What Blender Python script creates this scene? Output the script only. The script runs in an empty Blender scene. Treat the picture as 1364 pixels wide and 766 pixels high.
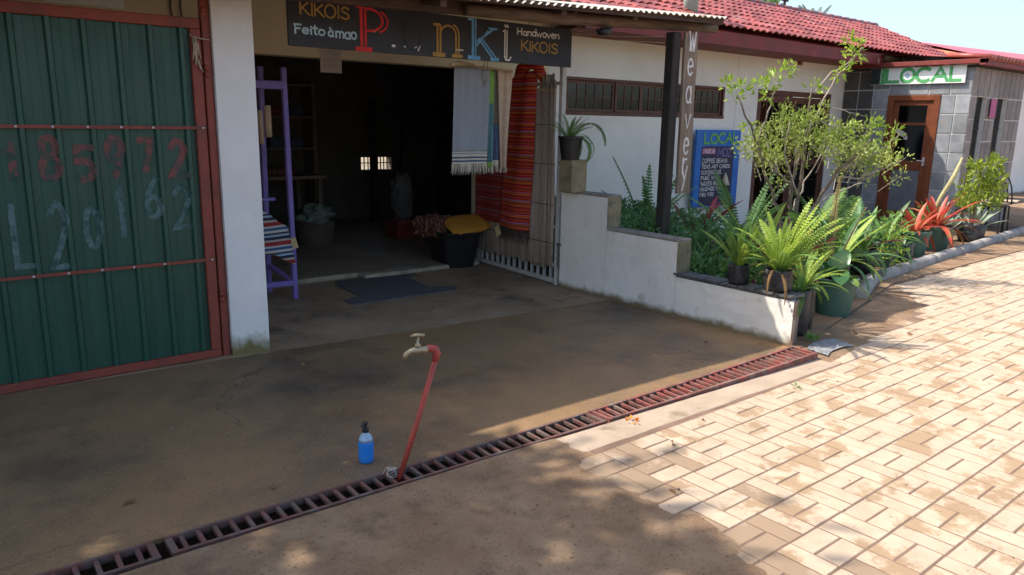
import bpy, math, random
import numpy as np
from mathutils import Vector, Matrix, noise
rnd = random.Random(7)
sc = bpy.context.scene
C = sc.collection
R = math.radians
# ------------------------------------------------------------------ camera
cam = bpy.data.cameras.new('camera'); camo = bpy.data.objects.new('camera', cam); C.objects.link(camo)
cam.sensor_width = 36; cam.lens = 1005.06 / 1364 * 36; cam.clip_end = 2000; cam.clip_start = 0.05
pitch, roll, yaw = R(12.377), R(1.0), R(39.172)
fw = Vector((math.sin(yaw)*math.cos(pitch), math.cos(yaw)*math.cos(pitch), -math.sin(pitch)))
rt = Vector((math.cos(yaw), -math.sin(yaw), 0)); up = rt.cross(fw)
r2 = rt*math.cos(roll) + up*math.sin(roll); u2 = -rt*math.sin(roll) + up*math.cos(roll)
CAM = Vector((0, 0, 1.6))
camo.matrix_world = Matrix(((r2.x, u2.x, -fw.x, 0), (r2.y, u2.y, -fw.y, 0), (r2.z, u2.z, -fw.z, 1.6), (0, 0, 0, 1)))
sc.camera = camo
# ------------------------------------------------------------------ sky and sun
SUN = Vector((-0.5, 0.6, 1.0)).normalized()
w = bpy.data.worlds.new('World'); sc.world = w; w.use_nodes = True
nt = w.node_tree; bg = nt.nodes['Background']
sky = nt.nodes.new('ShaderNodeTexSky'); sky.sky_type = 'NISHITA'; sky.sun_disc = False
sky.sun_elevation = math.asin(SUN.z); sky.sun_rotation = math.atan2(SUN.x, SUN.y)
sky.air_density = 1.0; sky.dust_density = 3.0; sky.ozone_density = 1.3
nt.links.new(sky.outputs[0], bg.inputs[0]); bg.inputs[1].default_value = 0.15
sl = bpy.data.lights.new('sun', 'SUN'); sl.energy = 3.2; sl.angle = R(0.53); sl.color = (1, .93, .82)
so = bpy.data.objects.new('sun', sl); C.objects.link(so)
so.rotation_euler = SUN.to_track_quat('Z', 'Y').to_euler(); so.location = (0, 0, 20)
sc.view_settings.view_transform = 'Standard'; sc.view_settings.look = 'None'
sc.view_settings.exposure = 1.1; sc.view_settings.gamma = 1
# ------------------------------------------------------------------ helpers
class MB:
    def __init__(s): s.v = []; s.f = []; s.m = []; s.mi = 0
    def add(s, vs, fs):
        n = len(s.v); s.v += [tuple(p) for p in vs]
        for f in fs: s.f.append(tuple(i+n for i in f)); s.m.append(s.mi)
        return s
    def box(s, x0, x1, y0, y1, z0, z1):
        vs = [(x, y, z) for z in (z0, z1) for y in (y0, y1) for x in (x0, x1)]
        return s.add(vs, [(0, 2, 3, 1), (4, 5, 7, 6), (0, 1, 5, 4), (2, 6, 7, 3), (0, 4, 6, 2), (1, 3, 7, 5)])
    def bar(s, a, b, wd, th, upv=(0, 0, 1)):
        a = Vector(a); b = Vector(b); d = (b-a).normalized(); u = Vector(upv)
        if abs(d.dot(u)) > .95: u = Vector((0, 1, 0))
        sd = d.cross(u).normalized(); u = sd.cross(d)
        vs = [p + sd*i*wd/2 + u*j*th/2 for p in (a, b) for (i, j) in ((-1, -1), (1, -1), (1, 1), (-1, 1))]
        return s.add(vs, [(3, 2, 1, 0), (4, 5, 6, 7), (0, 1, 5, 4), (1, 2, 6, 5), (2, 3, 7, 6), (3, 0, 4, 7)])
    def tube(s, pts, rr, n=6, cap=True):
        pts = [Vector(p) for p in pts]
        if not hasattr(rr, '__len__'): rr = [rr]*len(pts)
        vs = []; fs = []
        pu = None
        for i, p in enumerate(pts):
            d = (pts[min(i+1, len(pts)-1)] - pts[max(i-1, 0)]).normalized()
            if pu is None: pu = d.orthogonal().normalized()
            pu = (pu - d*pu.dot(d)); pu = pu.normalized() if pu.length > 1e-5 else d.orthogonal().normalized()
            q = d.cross(pu)
            for k in range(n):
                a = 2*math.pi*k/n; vs.append(p + (pu*math.cos(a)+q*math.sin(a))*rr[i])
        for i in range(len(pts)-1):
            for k in range(n):
                a = i*n+k; b = i*n+(k+1) % n; fs.append((a, b, b+n, a+n))
        if cap: fs.append(tuple(range(n-1, -1, -1))); fs.append(tuple(range((len(pts)-1)*n, len(pts)*n)))
        return s.add(vs, fs)
    def lathe(s, prof, c=(0, 0, 0), n=20, wob=0, sq=(1, 1)):
        vs = []; fs = []; c = Vector(c)
        for i, (r, z) in enumerate(prof):
            for k in range(n):
                a = 2*math.pi*k/n; q = r*(1+wob*noise.noise(Vector((math.cos(a)*2+c.x*5, math.sin(a)*2+c.y*5, z*14))))
                vs.append(c+Vector((q*math.cos(a)*sq[0], q*math.sin(a)*sq[1], z)))
        for i in range(len(prof)-1):
            for k in range(n):
                a = i*n+k; b = i*n+(k+1) % n; fs.append((a, b, b+n, a+n))
        fs.append(tuple(range(n-1, -1, -1)))
        return s.add(vs, fs)
    def grid(s, fn, nu, nv):
        vs = [fn(i/nu, j/nv) for j in range(nv+1) for i in range(nu+1)]
        fs = [(j*(nu+1)+i, j*(nu+1)+i+1, (j+1)*(nu+1)+i+1, (j+1)*(nu+1)+i) for j in range(nv) for i in range(nu)]
        return s.add(vs, fs)
    def mesh(s, name, mats, off=(0, 0, 0), smooth=False):
        me = bpy.data.meshes.new(name)
        me.from_pydata([(p[0]-off[0], p[1]-off[1], p[2]-off[2]) for p in s.v], [], s.f)
        for m in (mats if isinstance(mats, (list, tuple)) else [mats]): me.materials.append(m)
        if any(s.m): me.polygons.foreach_set('material_index', s.m)
        if smooth: me.polygons.foreach_set('use_smooth', [True]*len(me.polygons))
        me.update(); return me
def rootof(o):
    while o.parent: o = o.parent
    return o
def tagp(o, **k):
    for a, b in k.items():
        if b is not None: o[a] = b
    return o
def build(mb, name, mats, parent=None, smooth=False, bevel=0, seg=1, **k):
    off = tuple(rootof(parent).location) if parent else (0, 0, 0)
    o = bpy.data.objects.new(name, mb.mesh(name, mats, off, smooth)); C.objects.link(o)
    if parent: o.parent = parent
    if bevel:
        b = o.modifiers.new('bevel', 'BEVEL'); b.width = bevel; b.segments = seg; b.limit_method = 'ANGLE'; b.angle_limit = R(40)
    return tagp(o, **k)
def thing(name, label, cat, loc, group=None):
    o = bpy.data.objects.new(name, None); C.objects.link(o); o.location = loc; o.empty_display_size = .1
    return tagp(o, label=label, category=cat, group=group)
def inst(name, me, parent, loc, rot=(0, 0, 0), scl=(1, 1, 1), **k):
    o = bpy.data.objects.new(name, me); C.objects.link(o)
    if parent: o.parent = parent; loc = Vector(loc) - rootof(parent).location
    o.location = loc; o.rotation_euler = rot; o.scale = scl
    return tagp(o, **k)
def struct(mb, name, mat, parent=None, **k):
    o = build(mb, name, mat, parent, **k)
    if not parent: o['kind'] = 'structure'
    return o
# ------------------------------------------------------------------ materials
def M(name, c1, c2=None, scale=4, rough=.7, bump=0, bscale=60, metal=0, lo=.38, hi=.62, c3=None, s3=1.2, lo3=.55, hi3=.65,
      rv=0, stretch=(1, 1, 1), spec=.4, trans=0, rr=0, rthr=0, dirtz=0, dirtc=(.12, .10, .05), crack=0, speck=0):
    m = bpy.data.materials.new(name); m.use_nodes = True; t = m.node_tree; N = t.nodes; L = t.links
    p = N['Principled BSDF']; p.inputs['Roughness'].default_value = rough; p.inputs['Metallic'].default_value = metal
    p.inputs['Specular IOR Level'].default_value = spec
    geo = N.new('ShaderNodeNewGeometry'); mp = N.new('ShaderNodeMapping'); L.new(geo.outputs['Position'], mp.inputs[0]); mp.inputs['Scale'].default_value = stretch
    def nz(s, d=6, ro=.6):
        n = N.new('ShaderNodeTexNoise'); n.inputs['Scale'].default_value = s; n.inputs['Detail'].default_value = d; n.inputs['Roughness'].default_value = ro
        L.new(mp.outputs[0], n.inputs['Vector']); return n.outputs['Fac']
    def ramp(f, a, b):
        r = N.new('ShaderNodeMapRange'); r.inputs[1].default_value = a; r.inputs[2].default_value = b; L.new(f, r.inputs[0]); return r.outputs[0]
    def mix(f, a, b):
        x = N.new('ShaderNodeMix'); x.data_type = 'RGBA'; L.new(f, x.inputs[0])
        for i, q in ((6, a), (7, b)):
            if isinstance(q, tuple): x.inputs[i].default_value = (*q, 1)
            else: L.new(q, x.inputs[i])
        return x.outputs[2]
    col = c1
    if c2: f = ramp(nz(scale), lo, hi); col = mix(f, c1, c2)
    if c3:
        f = nz(s3, 8, .65)
        if rthr:
            oi = N.new('ShaderNodeObjectInfo'); ma = N.new('ShaderNodeMath'); ma.operation = 'MULTIPLY_ADD'; ma.inputs[1].default_value = rthr; L.new(oi.outputs['Random'], ma.inputs[0]); L.new(f, ma.inputs[2]); f = ma.outputs[0]
        col = mix(ramp(f, lo3, hi3), col, c3)
    if speck: col = mix(ramp(nz(95, 3, .7), .57, .70), col, tuple(min(1, x*speck) for x in c1)); col = mix(ramp(nz(60, 2, .6), .60, .70), col, tuple(x/speck for x in c1))
    if crack:
        vo = N.new('ShaderNodeTexVoronoi'); vo.feature = 'DISTANCE_TO_EDGE'; vo.inputs['Scale'].default_value = crack
        va = N.new('ShaderNodeVectorMath'); va.operation = 'MULTIPLY_ADD'; nn_ = N.new('ShaderNodeTexNoise'); nn_.inputs['Scale'].default_value = 3; nn_.inputs['Detail'].default_value = 8; L.new(mp.outputs[0], nn_.inputs['Vector'])
        L.new(nn_.outputs['Color'], va.inputs[0]); va.inputs[1].default_value = (.5, .5, .5); L.new(mp.outputs[0], va.inputs[2]); L.new(va.outputs[0], vo.inputs['Vector'])
        lt = ramp(vo.outputs['Distance'], .0045, .001); g = N.new('ShaderNodeMath'); g.operation = 'MULTIPLY'; L.new(lt, g.inputs[0]); L.new(ramp(nz(.8), .48, .56), g.inputs[1]); col = mix(g.outputs[0], col, tuple(x*.3 for x in c1))
    if dirtz:
        sx = N.new('ShaderNodeSeparateXYZ'); L.new(geo.outputs['Position'], sx.inputs[0]); a_ = ramp(sx.outputs[2], dirtz, 0.0)
        b_ = N.new('ShaderNodeMath'); b_.operation = 'ADD'; L.new(a_, b_.inputs[0]); L.new(nz(6, 8, .7), b_.inputs[1]); col = mix(ramp(b_.outputs[0], .95, 1.35), col, dirtc)
    if rv:
        oi = N.new('ShaderNodeObjectInfo'); h = N.new('ShaderNodeHueSaturation')
        r_ = N.new('ShaderNodeMapRange'); r_.inputs[3].default_value = 1-rv; r_.inputs[4].default_value = 1+rv; L.new(oi.outputs['Random'], r_.inputs[0])
        L.new(r_.outputs[0], h.inputs['Value'])
        if isinstance(col, tuple): h.inputs['Color'].default_value = (*col, 1)
        else: L.new(col, h.inputs['Color'])
        col = h.outputs[0]
    if isinstance(col, tuple): p.inputs['Base Color'].default_value = (*col, 1)
    else: L.new(col, p.inputs['Base Color'])
    if rr:
        r_ = N.new('ShaderNodeMapRange'); r_.inputs[1].default_value = .35; r_.inputs[2].default_value = .65
        r_.inputs[3].default_value = rough-rr; r_.inputs[4].default_value = rough+rr; L.new(nz(2.3), r_.inputs[0]); L.new(r_.outputs[0], p.inputs['Roughness'])
    if bump:
        b = N.new('ShaderNodeBump'); b.inputs['Strength'].default_value = bump; b.inputs['Distance'].default_value = .01
        L.new(nz(bscale, 8, .7), b.inputs['Height']); L.new(b.outputs[0], p.inputs['Normal'])
    if trans:
        tr = N.new('ShaderNodeBsdfTranslucent'); ms = N.new('ShaderNodeMixShader'); ms.inputs[0].default_value = trans
        if isinstance(col, tuple): tr.inputs[0].default_value = (*col, 1)
        else: L.new(col, tr.inputs[0])
        L.new(p.outputs[0], ms.inputs[1]); L.new(tr.outputs[0], ms.inputs[2]); L.new(ms.outputs[0], N['Material Output'].inputs[0])
    return m
def glass_mat(name, tint=(.55, .58, .6)):
    m = bpy.data.materials.new(name); m.use_nodes = True; t = m.node_tree; N = t.nodes; L = t.links
    g = N.new('ShaderNodeBsdfGlossy'); g.inputs['Roughness'].default_value = .06
    tr = N.new('ShaderNodeBsdfTransparent'); tr.inputs[0].default_value = (*tint, 1)
    fr = N.new('ShaderNodeFresnel'); fr.inputs[0].default_value = 1.5; ms = N.new('ShaderNodeMixShader')
    L.new(fr.outputs[0], ms.inputs[0]); L.new(tr.outputs[0], ms.inputs[1]); L.new(g.outputs[0], ms.inputs[2]); L.new(ms.outputs[0], N['Material Output'].inputs[0])
    return m
def stripes(name, cols, axis='Z', period=.2, rough=.95, dist=0.0, bump=.3):
    """woven bands: a colour ramp over a fraction of position along one axis"""
    m = bpy.data.materials.new(name); m.use_nodes = True; t = m.node_tree; N = t.nodes; L = t.links
    p = N['Principled BSDF']; p.inputs['Roughness'].default_value = rough; p.inputs['Specular IOR Level'].default_value = .1
    geo = N.new('ShaderNodeNewGeometry'); sp = N.new('ShaderNodeSeparateXYZ'); L.new(geo.outputs['Position'], sp.inputs[0])
    n = N.new('ShaderNodeTexNoise'); n.inputs['Scale'].default_value = 9; L.new(geo.outputs['Position'], n.inputs['Vector'])
    mm = N.new('ShaderNodeMath'); mm.operation = 'MULTIPLY'; mm.inputs[1].default_value = dist; L.new(n.outputs['Fac'], mm.inputs[0])
    ad = N.new('ShaderNodeMath'); ad.operation = 'ADD'; L.new(sp.outputs['XYZ'.index(axis)], ad.inputs[0]); L.new(mm.outputs[0], ad.inputs[1])
    dv = N.new('ShaderNodeMath'); dv.operation = 'DIVIDE'; dv.inputs[1].default_value = period; L.new(ad.outputs[0], dv.inputs[0])
    fr = N.new('ShaderNodeMath'); fr.operation = 'FRACT'; L.new(dv.outputs[0], fr.inputs[0])
    r = N.new('ShaderNodeValToRGB'); r.color_ramp.interpolation = 'CONSTANT'; e = r.color_ramp.elements
    e[0].position = 0; e[0].color = (*cols[0][1], 1); e[1].position = cols[1][0]; e[1].color = (*cols[1][1], 1)
    for q, c in cols[2:]: x = e.new(q); x.color = (*c, 1)
    L.new(fr.outputs[0], r.inputs[0])
    n2 = N.new('ShaderNodeTexNoise'); n2.inputs['Scale'].default_value = 160; L.new(geo.outputs['Position'], n2.inputs['Vector'])
    mr = N.new('ShaderNodeMapRange'); mr.inputs[3].default_value = .55; mr.inputs[4].default_value = 1.35; L.new(n2.outputs['Fac'], mr.inputs[0])
    h = N.new('ShaderNodeHueSaturation'); L.new(mr.outputs[0], h.inputs['Value']); L.new(r.outputs[0], h.inputs['Color']); L.new(h.outputs[0], p.inputs['Base Color'])
    b = N.new('ShaderNodeBump'); b.inputs['Strength'].default_value = bump; b.inputs['Distance'].default_value = .004; L.new(n2.outputs['Fac'], b.inputs['Height']); L.new(b.outputs[0], p.inputs['Normal'])
    return m
m_white = M('white_plaster', (.84, .80, .73), (.77, .73, .66), 2, .85, .35, 30, c3=(.50, .45, .37), s3=5, lo3=.62, hi3=.72, dirtz=.14, dirtc=(.2, .16, .09))
m_pillar = M('pillar_plaster', (.76, .73, .69), (.69, .66, .62), 2, .85, .35, 25, c3=(.40, .36, .28), s3=9, lo3=.68, hi3=.72, dirtz=.28, dirtc=(.17, .14, .05))
m_cream = M('cream_plaster', (.72, .62, .42), (.65, .56, .39), 1.5, .9, .2, 30)
m_grey_pl = M('facade_plaster', (.76, .725, .65), (.68, .645, .58), 1.2, .9, .2, 30, c3=(.42, .38, .32), s3=2.5, lo3=.66, hi3=.8)
m_capblock = M('mossy_block', (.30, .24, .14), (.20, .17, .10), 7, .95, .7, 50, c3=(.10, .10, .06), s3=9)
m_captop = M('worn_cap', (.33, .27, .21), (.20, .17, .14), 9, .95, .6, 60)
m_slate = M('slate_slab', (.12, .12, .12), (.07, .07, .07), 8, .6, .5, 60)
m_drive = M('oily_concrete', (.28, .168, .080), (.19, .12, .062), 1.1, .55, .5, 45, c3=(.080, .062, .045), s3=.75, lo3=.46, hi3=.66, rr=.16, lo=.3, hi=.7, crack=.55, speck=1.7)
m_drive2 = M('inner_concrete', (.35, .25, .15), (.24, .165, .10), 1.6, .6, .4, 45, c3=(.11, .08, .055), s3=1.3, lo3=.54, hi3=.66, rr=.15, crack=.7, speck=1.4)
m_shopfloor = M('shop_floor', (.34, .27, .19), (.24, .19, .14), 2, .55, .2, 30)
m_sill = M('threshold_concrete', (.46, .39, .28), (.26, .22, .16), 5, .8, .4, 60)
m_edge = M('pale_concrete', (.44, .34, .25), (.36, .275, .20), 5, .9, .5, 70, c3=(.24, .18, .12), s3=3.3, lo3=.56, hi3=.64)
m_sand = M('packed_sand', (.23, .14, .078), (.32, .215, .13), 3, .97, 1.0, 110, speck=1.5, c3=(.16, .098, .055), s3=5, lo3=.5, hi3=.7)
m_street = M('joint_sand', (.16, .10, .07), (.22, .14, .10), 6, .97, .6, 90)
m_brick = M('paver', (.51, .395, .285), (.45, .34, .24), 9, .9, .5, 130, c3=(.33, .225, .135), s3=4.2, lo3=.56, hi3=.63, rv=.06, rthr=.10)
m_brickd = M('dusty_paver', (.47, .36, .265), (.41, .31, .225), 9, .9, .5, 130, c3=(.30, .21, .135), s3=4.2, lo3=.40, hi3=.50, rv=.06, rthr=.10)
m_ground = M('ground', (.27, .21, .14), (.20, .16, .10), .5, .95)
m_soil = M('soil', (.07, .05, .035), (.11, .08, .05), 20, .97, .8, 60)
m_trench = M('trench_concrete', (.05, .043, .037), (.03, .026, .022), 9, .95, .5)
m_rust = M('worn_red_iron', (.33, .085, .070), (.15, .075, .058), 14, .6, .6, 90, c3=(.24, .18, .15), s3=9, lo3=.5, hi3=.66, rv=.12)
m_redframe = M('red_oxide_paint', (.25, .050, .030), (.18, .042, .028), 6, .55, .35, 60, c3=(.10, .045, .03), s3=8, lo3=.6, hi3=.75)
m_redpipe = M('red_pipe', (.42, .060, .040), (.33, .055, .04), 12, .45, .2, 60)
m_green = M('green_sheet_steel', (.015, .064, .043), (.019, .076, .048), 2, .42, .12, 15, c3=(.030, .062, .042), s3=2.2, lo3=.55, hi3=.8, stretch=(6, 6, 1), rr=.1)
m_purple = M('purple_paint', (.21, .15, .44), (.17, .12, .36), 8, .55, .3, 60)
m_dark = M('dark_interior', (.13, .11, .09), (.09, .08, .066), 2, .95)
m_darkwood = M('tarred_post', (.022, .018, .016), (.04, .032, .026), 5, .75, .6, 40, stretch=(4, 4, .6))
m_wood = M('weathered_board', (.27, .20, .145), (.17, .12, .085), 6, .85, .7, 40, stretch=(5, 5, .6))
m_log = M('pole_log', (.17, .10, .06), (.09, .055, .035), 8, .85, .8, 30, stretch=(.6, 4, 4))
m_beam = M('dark_beam', (.085, .045, .030), (.05, .03, .022), 5, .8, .6, 40)
m_signblk = M('sign_black', (.014, .014, .020), (.022, .021, .028), 8, .5, .15, 30, c3=(.06, .06, .065), s3=10, lo3=.72, hi3=.8)
m_iron = M('corrugated_iron', (.50, .47, .42), (.38, .33, .27), 4, .6, .3, 30, c3=(.22, .12, .07), s3=6, lo3=.58, hi3=.7)
m_fascia = M('red_fascia', (.22, .032, .028), (.15, .028, .024), 4, .6, .4, 40, c3=(.36, .22, .18), s3=3, lo3=.64, hi3=.72)
m_tile = M('glazed_red_tile', (.36, .085, .062), (.24, .058, .045), 5, .36, .3, 60, rv=.3, c3=(.40, .22, .18), s3=3, lo3=.55, hi3=.75)  # pale patches paint sunlit pinkish highlights into the tile colour
m_otile = M('orange_tile', (.52, .17, .08), (.42, .13, .07), 3, .7, rv=.1)
m_pink = M('pink_roof', (.60, .14, .17), (.52, .12, .15), 2, .6)
m_winwood = M('brown_window_wood', (.14, .055, .032), (.09, .038, .025), 8, .6, .4, 40)
m_doorwood = M('varnished_door_wood', (.21, .062, .025), (.15, .045, .020), 6, .4, .3, 40)
m_glass = glass_mat('window_glass'); m_curtain = M('curtain_cloth', (.16, .13, .105), (.30, .25, .21), 7, .95, stretch=(6, 6, .3))
m_stone = [M('slate_tile_grey', (.28, .29, .31), (.20, .215, .23), 7, .6, .5, 40, rv=.22, c3=(.26, .25, .24), s3=5),
           M('slate_tile_brown', (.26, .215, .195), (.20, .17, .155), 7, .65, .5, 40, rv=.2), M('slate_tile_shaded', (.07, .068, .068), (.10, .09, .085), 7, .6, .5, 40, rv=.25)]
m_grout = M('pale_grout', (.58, .56, .53), (.5, .48, .45), 8, .95)
m_blue = M('blue_board_paint', (.02, .12, .42), (.03, .16, .47), 6, .6, .2)
m_chalk = M('chalkboard', (.03, .03, .05), (.05, .045, .08), 8, .8)
m_signwhite = M('sign_white', (.82, .84, .82), (.74, .77, .74), 6, .6, .1)
m_bag = M('black_plastic_bag', (.018, .018, .020), (.045, .045, .047), 10, .28, 1.0, 28)
m_gpot = M('green_plastic_pot', (.055, .125, .095), (.045, .105, .080), 5, .5, .1)
m_brownpot = M('brown_clay_pot', (.19, .10, .06), (.13, .075, .05), 7, .8, .3)
m_bark = M('bark', (.23, .18, .13), (.14, .105, .08), 12, .9, .7, 60)
m_palebark = M('pale_twig', (.42, .36, .31), (.30, .25, .21), 12, .85, .5, 60)
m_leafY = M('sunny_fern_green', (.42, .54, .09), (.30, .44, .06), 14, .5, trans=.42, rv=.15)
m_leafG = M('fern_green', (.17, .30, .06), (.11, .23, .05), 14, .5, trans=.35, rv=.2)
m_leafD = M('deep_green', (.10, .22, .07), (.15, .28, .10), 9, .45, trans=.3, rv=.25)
m_leafS = M('shrub_leaf', (.38, .44, .10), (.27, .34, .07), 9, .45, trans=.4, c3=(.35, .21, .10), s3=25, lo3=.62, hi3=.72)
m_leafT = M('tip_leaf', (.34, .46, .055), (.26, .38, .045), 9, .45, trans=.42)
m_leafC = M('croton_leaf', (.36, .44, .05), (.24, .33, .04), 12, .45, trans=.35, rv=.2)
m_leafB = M('broad_leaf', (.05, .14, .045), (.075, .19, .05), 5, .35, trans=.2, rv=.25)
m_red = M('red_bract', (.48, .055, .05), (.40, .10, .04), 8, .45, trans=.3, rv=.25, c3=(.22, .20, .05), s3=7, lo3=.56, hi3=.66)
m_magenta = M('magenta_leaf', (.36, .03, .07), (.25, .03, .06), 8, .45, trans=.3, rv=.2)
m_greyleaf = M('grey_agave_leaf', (.22, .29, .22), (.30, .36, .27), 8, .5, trans=.1, rv=.15)
m_reed = M('dry_reed', (.42, .335, .265), (.31, .24, .185), 30, .85, .5, 80, rv=.28, stretch=(4, 4, .4))
m_whitemetal = M('white_painted_metal', (.52, .50, .47), (.43, .41, .38), 10, .5, .2, c3=(.25, .16, .1), s3=20, lo3=.7, hi3=.75)
m_wire = M('wire', (.10, .07, .05), None, rough=.6); m_rope = M('pale_rope', (.42, .34, .24), (.33, .26, .18), 30, .95)
m_brass = M('old_brass', (.46, .38, .24), (.36, .29, .17), 20, .38, .3, 80, metal=.6)
m_soap = M('blue_soap', (.02, .20, .62), None, rough=.12, spec=.6); m_clear = M('clear_plastic', (.30, .42, .55), None, rough=.15, spec=.6)
m_black = M('black_plastic', (.010, .010, .011), (.016, .016, .017), 6, .42, .05)
m_mat = M('rubber_mat', (.085, .084, .086), (.12, .12, .12), 25, .9, .6, 160)
m_paper = M('paper', (.56, .50, .44), (.50, .45, .40), 5, .9); m_tag = M('card_tag', (.55, .42, .20), (.48, .36, .18), 9, .9)
m_yellow = M('yellow_cloth', (.60, .27, .025), (.50, .22, .03), 6, .95, .5, 120)
m_kikoi = stripes('grey_kikoi', [(0, (.25, .28, .32)), (.5, (.28, .30, .33))], 'Z', .008)
m_kikoiw = M('kikoi_white', (.55, .50, .40), (.50, .46, .38), 40, .95, .4, 150)
m_kikoib = M('kikoi_blue', (.06, .09, .16), (.09, .12, .19), 30, .95, .3, 150)
m_lime = M('lime_cloth', (.25, .46, .10), (.22, .40, .09), 20, .95); m_teal = M('teal_cloth', (.10, .24, .25), (.09, .2, .22), 20, .95)
m_beige = M('beige_cloth', (.52, .40, .29), (.45, .34, .25), 14, .95, .4, 120)
OR = (.55, .07, .03); RD = (.42, .03, .03); BK = (.05, .03, .03); YL = (.5, .25, .04); BL = (.20, .24, .42); GR = (.12, .16, .06)
m_rug = stripes('orange_striped_rug', [(0, OR), (.07, RD), (.13, BK), (.16, OR), (.22, YL), (.25, RD), (.33, GR), (.37, OR), (.42, BL), (.46, RD), (.55, OR), (.60, BK), (.63, RD), (.70, YL), (.73, OR), (.80, BL), (.82, RD), (.9, OR), (.95, BK)], 'Z', .235, dist=.01)
m_rug2 = stripes('dark_red_rug', [(0, (.26, .035, .03)), (.3, (.2, .03, .03)), (.5, (.28, .05, .05)), (.8, (.16, .03, .03)), (.9, (.22, .12, .14))], 'Z', .13)
m_blanket = stripes('brown_striped_cloth', [(0, (.13, .05, .035)), (.2, (.25, .12, .08)), (.3, (.05, .03, .03)), (.5, (.20, .07, .04)), (.65, (.30, .2, .14)), (.75, (.09, .04, .03))], 'X', .07, dist=.008)
m_serape = stripes('striped_rag_rug', [(0, (.5, .48, .45)), (.12, (.05, .1, .2)), (.25, (.45, .42, .4)), (.35, (.3, .04, .04)), (.55, (.4, .35, .3)), (.65, (.04, .04, .06)), (.8, (.3, .4, .5)), (.9, (.05, .05, .07))], 'Z', .16)
m_bamboo = M('bamboo_roll', (.45, .33, .20), (.35, .25, .15), 12, .7)
def paint(name, c, r=.7): return M(name, c, tuple(x*.75 for x in c), 18, r)
p_gold = paint('gold_paint', (.42, .25, .06)); p_lblue = paint('light_blue_paint', (.42, .60, .72)); p_red = paint('bright_red_paint', (.62, .03, .03))
p_dgreen = paint('faded_green_paint', (.020, .034, .034)); p_blue = paint('blue_paint', (.13, .36, .60)); p_white = paint('white_paint', (.72, .68, .64))
p_pinkc = paint('pink_chalk', (.26, .085, .085)); p_chalk = paint('blue_chalk', (.13, .20, .21)); p_green = paint('green_paint', (.10, .42, .14)); p_lgreen = paint('lime_paint', (.16, .42, .10)); p_magenta = paint('pink_paint', (.5, .12, .25)); p_purple = paint('lilac_paint', (.25, .18, .40))
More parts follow.
